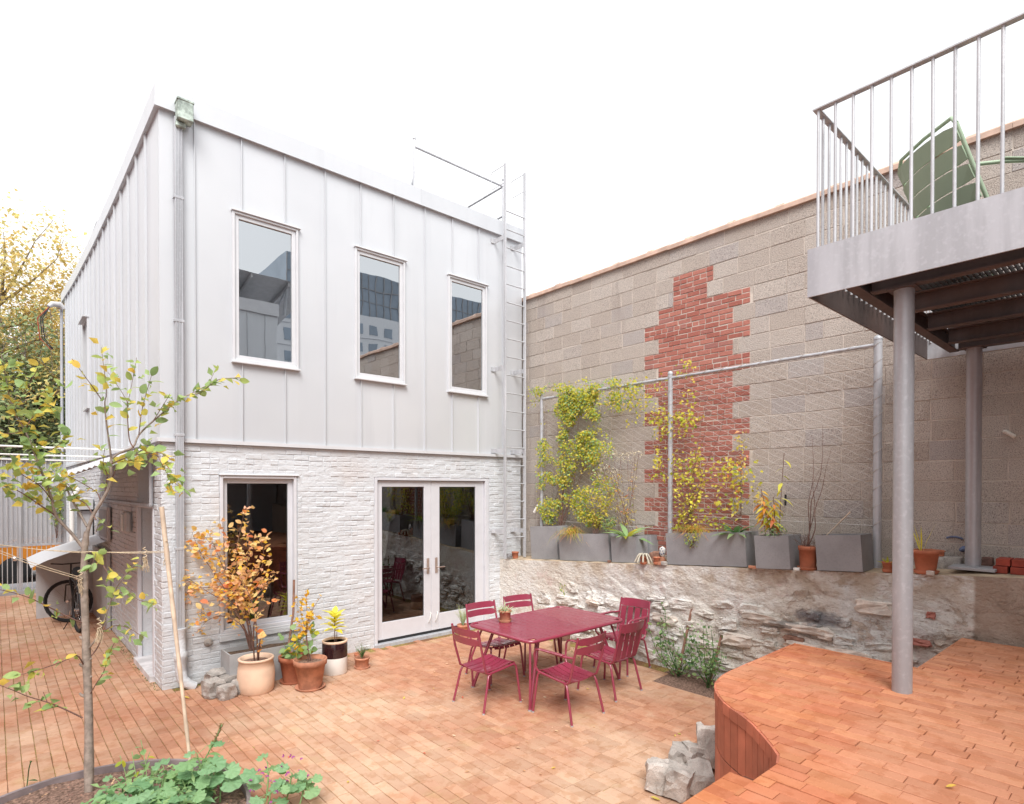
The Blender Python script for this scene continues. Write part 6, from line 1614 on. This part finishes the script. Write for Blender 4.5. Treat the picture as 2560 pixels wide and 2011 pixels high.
mb = MB(); mb.tube([(1.0, 11.55 + .385 * math.cos(a), .366 + .385 * math.sin(a)) for a in [math.radians(x) for x in range(-10, 190, 15)]], .022, 6); mb.build('mudguard', MT['black'], bk)
mb = MB(); mb.tube([(.98, 11.9, .28), (.84, 11.97, .0)], .008, 6); mb.build('kickstand', MT['black'], bk)
mb = MB(); mb.lathe([(.09, -.006), (.09, .006)], 16); mb.rot(Matrix.Translation((.955, 11.98, .30)) @ Matrix.Rotation(PI/2, 4, 'Y')); mb.tube([(.93, 11.98, .3), (.93, 12.08, .19)], .009, 6); mb.tube([(1.04, 11.98, .3), (1.04, 11.88, .41)], .009, 6); mb.build('crank', MT['chrome'], bk)
ln = thing('lean_to', 'little corrugated lean-to roof over the bicycle', 'shelter', (1.1, 12.6, 0)); mb = MB(); vv = []; n = 40
for i in range(n + 1):
    s_ = i / n; y = 11.6 + 1.6 * s_
    for k in range(6): q = k / 5; vv.append((.42 + .99 * q, y, 1.08 + .36 * q ** .8 + .012 * math.sin(i * 2.1)))
mb.add(vv, [(i*6+k, i*6+k+1, (i+1)*6+k+1, (i+1)*6+k) for i in range(n) for k in range(5)], 0, True); mb.build('roof_sheet', MT['trimw'], ln)
mb = MB(); mb.box(.55, 1.40, 13.25, 13.30, 0, 1.15); mb.box(1.36, 1.41, 11.4, 13.24, .0, 1.25); mb.build('side_panel', MT['box'], ln)
for lb, x0, x1, y0, y1, z0, z1 in (('wide grey electric box on the alley wall', 1.12, 1.40, 13.4, 14.3, 1.9, 2.12), ('tall grey meter box under the wide one', 1.22, 1.40, 13.5, 14.2, 1.05, 1.88), ('flat grey panel on the alley wall nearer the side door', 1.36, 1.405, 11.3, 12.3, 1.45, 2.0)):
    t = thing('meter_box', lb, 'meter box', (1.4, (y0 + y1) / 2, z0)); mb = MB(); mb.bbox(x0, x1, y0, y1, z0, z1, .01); e = mb.build('enclosure', MT['box'], t)
    mb = MB(); mb.box(x0 - .006, x0 - .001, y0 + .06, y1 - .06, z0 + .05, z1 - .05); mb.build('cover', MT['planterl'], e)
t = thing('drain_pipe', 'slim white pipe standing by the gate at the alley end', 'pipe', (1.25, 15.6, 0)); mb = MB(); mb.tube([(1.25, 15.6, 0), (1.25, 15.6, 2.1), (1.38, 15.6, 2.3)], .045, 10); mb.build('pipe', MT['white'], t)
bush('ivy', 'thin green ivy hanging on the gate post', (1.05, 16.3, 1.2), (.18, .12, 1.6), 330, ('lv_sage', 'lv_lime'), (.05, .09), 8)
gt = thing('gate', 'grey steel gate with perforated upper screen and thin bars at the alley end', 'gate', (0, 16.55, 0))
mb = MB()
for x in (-3.2, -1.4, .42, 1.2): mb.bar((x, 16.55, -.1), (x, 16.55, 2.95), .05, .05, (0, 1, 0))
for z in (.08, 1.06, 2.93): mb.bar((-3.2, 16.55, z), (1.2, 16.55, z), .04, .05)
mb.build('frame', MT['galv'], gt)
br = MB(); br.box(-.007, .007, -.007, .007, .1, 2.9); bme2 = br.mesh('bar', MT['box']); x = -3.15
while x < 1.18: put('bar', bme2, gt, Matrix.Translation((x, 16.55, 0))); x += .082
mb = MB(); mb.box(-3.2, 1.2, 16.585, 16.59, 1.08, 2.92); mb.build('screen', MT['mesh'], gt)
mb = MB(); mb.lathe([(.001, -.05), (.05, -.04), (.05, .04), (.001, .05)], 10, (.33, 16.50, .78)); mb.build('lock', MT['chrome'], gt)
mb = MB(); mb.box(-4, 1.3, 16.5, 16.62, -.06, .07); mb.build('sill', MT['conc'], gt)
wl2 = thing('street_wall', 'long grey hoarding wall across the street', 'wall', (0, 26, 0)); mb = MB(); x = -14
while x < 14: mb.bbox(x, x + 2.38, 25.95, 26.1, -.2, 2.9, .012); x += 2.4
mb.build('panel_boards', MT['conc'], wl2)
car = thing('car', 'orange yellow car parked across the street beyond the gate', 'car', (1.9, 20.3, -.12))
prof = [(-.95, .30), (-1.0, .55), (-.93, .78), (-.2, .98), (.55, 1.05), (1.35, 1.47), (1.9, 1.55), (2.7, 1.5), (3.35, 1.1), (3.55, 1.02), (3.6, .55), (3.5, .30)]
prof = [(x, z) for x, z in prof]; mb = MB(); k = len(prof); ox = .35
sec = []
for yy, ins in ((-.85, .06), (-.78, .0), (.78, .0), (.85, .06)):
    sec.append([V((ox + x, 20.3 + yy * (1 - .13 * max(0, z - 1.0) / .5), z - .12 + .0)) for x, z in prof])
vv = [p for s in sec for p in s]
mb.add(vv, [(i*k+j, (i+1)*k+j, (i+1)*k+j+1, i*k+j+1) for i in range(3) for j in range(k-1)] + [tuple(range(k)), tuple(range(3*k, 4*k))[::-1], (0, k, 2*k, 3*k)[::-1]], 0, False); body = mb.build('body', MT['orange'], car)
mb = MB(); mb.add([(ox + x, 20.3 - .86 * (1 - .13 * max(0, z - 1) / .5) - .004, z - .12) for x, z in ((.72, 1.08), (1.38, 1.41), (1.95, 1.47), (1.95, 1.08))], [(0, 3, 2, 1)]); mb.add([(ox + x, 20.3 - .86 * (1 - .13 * max(0, z - 1) / .5) - .004, z - .12) for x, z in ((2.05, 1.08), (2.05, 1.47), (2.65, 1.43), (3.1, 1.1))], [(0, 3, 2, 1)]); mb.build('window', MT['glassd'], car)
mb = MB(); mb.add([(ox + .62, 19.62, .975), (ox + .62, 20.98, .975), (ox + 1.33, 20.9, 1.352), (ox + 1.33, 19.7, 1.352)], [(0, 1, 2, 3)]); mb.rot(Matrix.Translation((-.012, 0, .012))); mb.build('windscreen', MT['glassd'], car)
for x in (ox + .05, ox + 2.75):
    for y in (19.50, 21.10):
        mb = MB(); mb.lathe([(.19, -.09), (.32, -.09), (.335, -.06), (.335, .06), (.32, .09), (.19, .09)], 24); mb.rot(Matrix.Translation((x, y, .215)) @ Matrix.Rotation(PI/2, 4, 'X')); w = mb.build('wheel', MT['rubber'], car)
        mb = MB(); mb.lathe([(.001, -.08), (.19, -.085), (.19, .085), (.001, .08)], 16); mb.rot(Matrix.Translation((x, y, .215)) @ Matrix.Rotation(PI/2, 4, 'X')); mb.build('rim', MT['chrome'], w)
mb = MB(); mb.bbox(ox - .97, ox - .6, 19.44, 19.52, .52, .64, .02); mb.build('headlight', MT['white'], car)
# far trees
def far_tree(label, base, h, r, n, mats, tr, seed, zlow, group='trees beyond the street', dens=0.):
    t = thing('tree', label, 'tree', base, 0, group); b = V(base); rr = random.Random(seed); mb = MB()
    P = smooth_path([b, b + V((.1, 0, h * .4)), b + V((-.1, 0, h * .8)), b + V((.1, .1, h * .97))], 4); mb.tube(P, [tr * (1 - .93 * i / (len(P) - 1)) for i in range(len(P))], 8); cl = []
    for k in range(44):
        p, d = along(P, rr.uniform(.25, .98)); a = rr.uniform(0, 2*PI); f = (p.z - b.z) / h; L = r * (1.15 - .75 * max(0, f - .35)) * rr.uniform(.45, 1.05)
        e = p + V((math.cos(a) * L, math.sin(a) * L, L * rr.uniform(.35, .95))); Q = smooth_path([p, p.lerp(e, .5) + V((0, 0, -.1)), e], 3); mb.tube(Q, [tr * .28 * (1 - .85 * i / (len(Q) - 1)) for i in range(len(Q))], 4)
        for j in range(4): cl.append(Q[min(len(Q) - 1, 2 + j)] + V((rr.uniform(-.4, .4), rr.uniform(-.4, .4), rr.uniform(-.2, .5))))
        for j in range(3):
            e2 = e + V((rr.uniform(-.6, .6), rr.uniform(-.6, .6), rr.uniform(.2, 1.1))); mb.tube([e, e2], .012, 3); cl.append(e2)
    mb.build('trunk', MT['bark'], t); mb = MB()
    for k in range(n):
        c = rr.choice(cl); g = abs(rr.gauss(0, 1)); p = c + V((rr.gauss(0, .34), rr.gauss(0, .34), rr.gauss(0, .36)))
        if p.z < zlow: continue
        L = rr.uniform(.10, .21); f = (p.z - zlow) / (h - zlow); mi = 0 if rr.random() < .25 + f else 1
        mb.leaf(p, (rr.uniform(-1, 1), rr.uniform(-1, 1), rr.uniform(-.8, .5)), (rr.uniform(-1, 1), -.4, 1), L, L * .75, mi, .15, .1)
    mb.build('crown', [MT[m] for m in mats], t, kind='stuff')
far_tree('tall autumn tree turning yellow beyond the street, left of the house', (.2, 29.5, -.1), 10.2, 3.3, 16000, ('lv_bg', 'lv_bgd'), .26, 5, 2.6)
far_tree('slimmer yellow tree behind the parapet of the house', (2.9, 33, -.1), 10.8, 2.7, 8000, ('lv_bg', 'lv_bgd'), .2, 8, 3)
far_tree('dense dark green tree low behind the hoarding', (.9, 28.3, -.1), 6.4, 2.8, 12000, ('lv_bgd', 'lv_bgd'), .24, 9, 1.5)
far_tree('dark green tree at the left edge beyond the gate', (-2.6, 28.8, -.1), 7, 2.8, 7500, ('lv_bgd', 'lv_bg'), .22, 10, 1.5)

# ------------------------------------------------------------------ what stands behind the camera and shows only in the glass
mh = thing('main_house', 'three storey pale metal clad house behind the camera', 'house', (3.5, -4.4, 0))
mb = MB(); mb.box(-.6, 7.0, -9, -4.3, -.2, 7.9); mb.build('wall', MT['clad'], mh)
mb = MB(); mb.box(-.7, 7.02, -9.1, -4.22, 7.9, 8.3); mb.build('parapet_cap', MT['trimw'], mh)
for k in range(14): mb = MB(); x = -.3 + k * .53; mb.box(x - .005, x + .005, -4.3, -4.27, 3, 7.89); mb.build('seam', MT['clad'], mh)
for x0, x1, z0, z1 in ((.4, 1.6, 4.6, 6.4), (3.0, 4.2, 4.6, 6.4), (5.4, 6.5, 4.6, 6.4), (.4, 3.6, .3, 3.0)): mb = MB(); mb.bbox(x0, x1, -4.29, -4.2, z0, z1, .02); mb.build('window', MT['glassd'], mh)
sc_ = thing('solar_canopy', 'tilted panel canopy on the roof of the metal clad house', 'canopy', (5, -6, 8.3)); mb = MB()
mb.add([(3.5, -4.8, 9.35), (8.5, -4.8, 9.35), (8.5, -8.5, 8.75), (3.5, -8.5, 8.75)], [(0, 3, 2, 1)]); mb.rot(Matrix.Identity(4)); 
for x in (4, 5.2, 6.4, 7.6): mb.bar((x, -4.85, 9.27), (x, -8.5, 8.66), .06, .12)
mb.build('panels', MT['box'], sc_); mb = MB()
for x in (4, 7.6): mb.tube([(x, -5.3, 8.3), (x, -5.1, 9.25)], .05, 8); mb.tube([(x, -6.5, 8.3), (x, -5.2, 9.2)], .04, 8)
mb.build('struts', MT['galv'], sc_)
tw_ = thing('tower_block', 'pale tower block with a glazed top far behind the camera', 'tower', (32, -46, 0)); mb = MB(); mb.box(22, 62, -62, -46, 0, 22); mb.build('wall', MT['trimw'], tw_)
mb = MB(); mb.box(23, 61, -61, -46.3, 22.01, 27); gt_ = mb.build('glass_top', MT['tglass'], tw_)
for i in range(40): mb = MB(); mb.box(23 + i * .95, 23.08 + i * .95, -46.299, -46.2, 22.02, 26.9); mb.build('mullion', MT['planter'], gt_)
for z in (23.6, 25.2): mb = MB(); mb.box(23, 61, -46.299, -46.22, z, z + .08); mb.build('mullion', MT['planter'], gt_)
wm_ = MB(); wm_.box(-.5, .5, -.06, .06, -.56, .56); wme = wm_.mesh('window', MT['tglass'])
for i in range(20):
    for j in range(7): put('window', wme, tw_, Matrix.Translation((23.2 + i * 1.95, -45.97, 7.6 + j * 2.15)))
for j in range(7):
    mb = MB(); mb.box(22, 62, -45.99, -45.85, 6.55 + j * 2.15, 6.75 + j * 2.15); mb.build('band', MT['trimw'], tw_)

nh = thing('unseen_neighbour', 'neighbouring brick house left of the alley, unseen and added to shade it', 'house', (-5, 9, 0))  # unseen house, added to cut sky light and darken the alley
mb = MB(); mb.box(-11, -4.6, 1.5, 16.2, -.2, 8.6); mb.build('wall', MT['rbrick'], nh); mb = MB(); mb.box(-11, -4.55, 1.45, 16.25, 8.6, 8.8); mb.build('roof_edge', MT['conc'], nh)
# ledge things stand a little further out, on the front slope of the ledge
for o in list(SC.objects):
    if o.parent is None and 'label' in o and o.type in ('EMPTY', 'MESH') and o.name.split('.')[0] not in ('trellis', 'climbing_vine', 'balcony', 'stone_wall', 'ladder', 'board', 'base_board', 'weed'):
        M = o.matrix_basis.copy(); p = M.translation
        if 6.1 < p.x < 6.96 and 1.0 < p.z < 2.2 and p.y < 7.2:
            y = p.y * 1.04; M.translation = V((min(p.x * 1.04, 6.94), y, p.z - zl(p.y) + zf(y) + .006)); o.matrix_basis = M
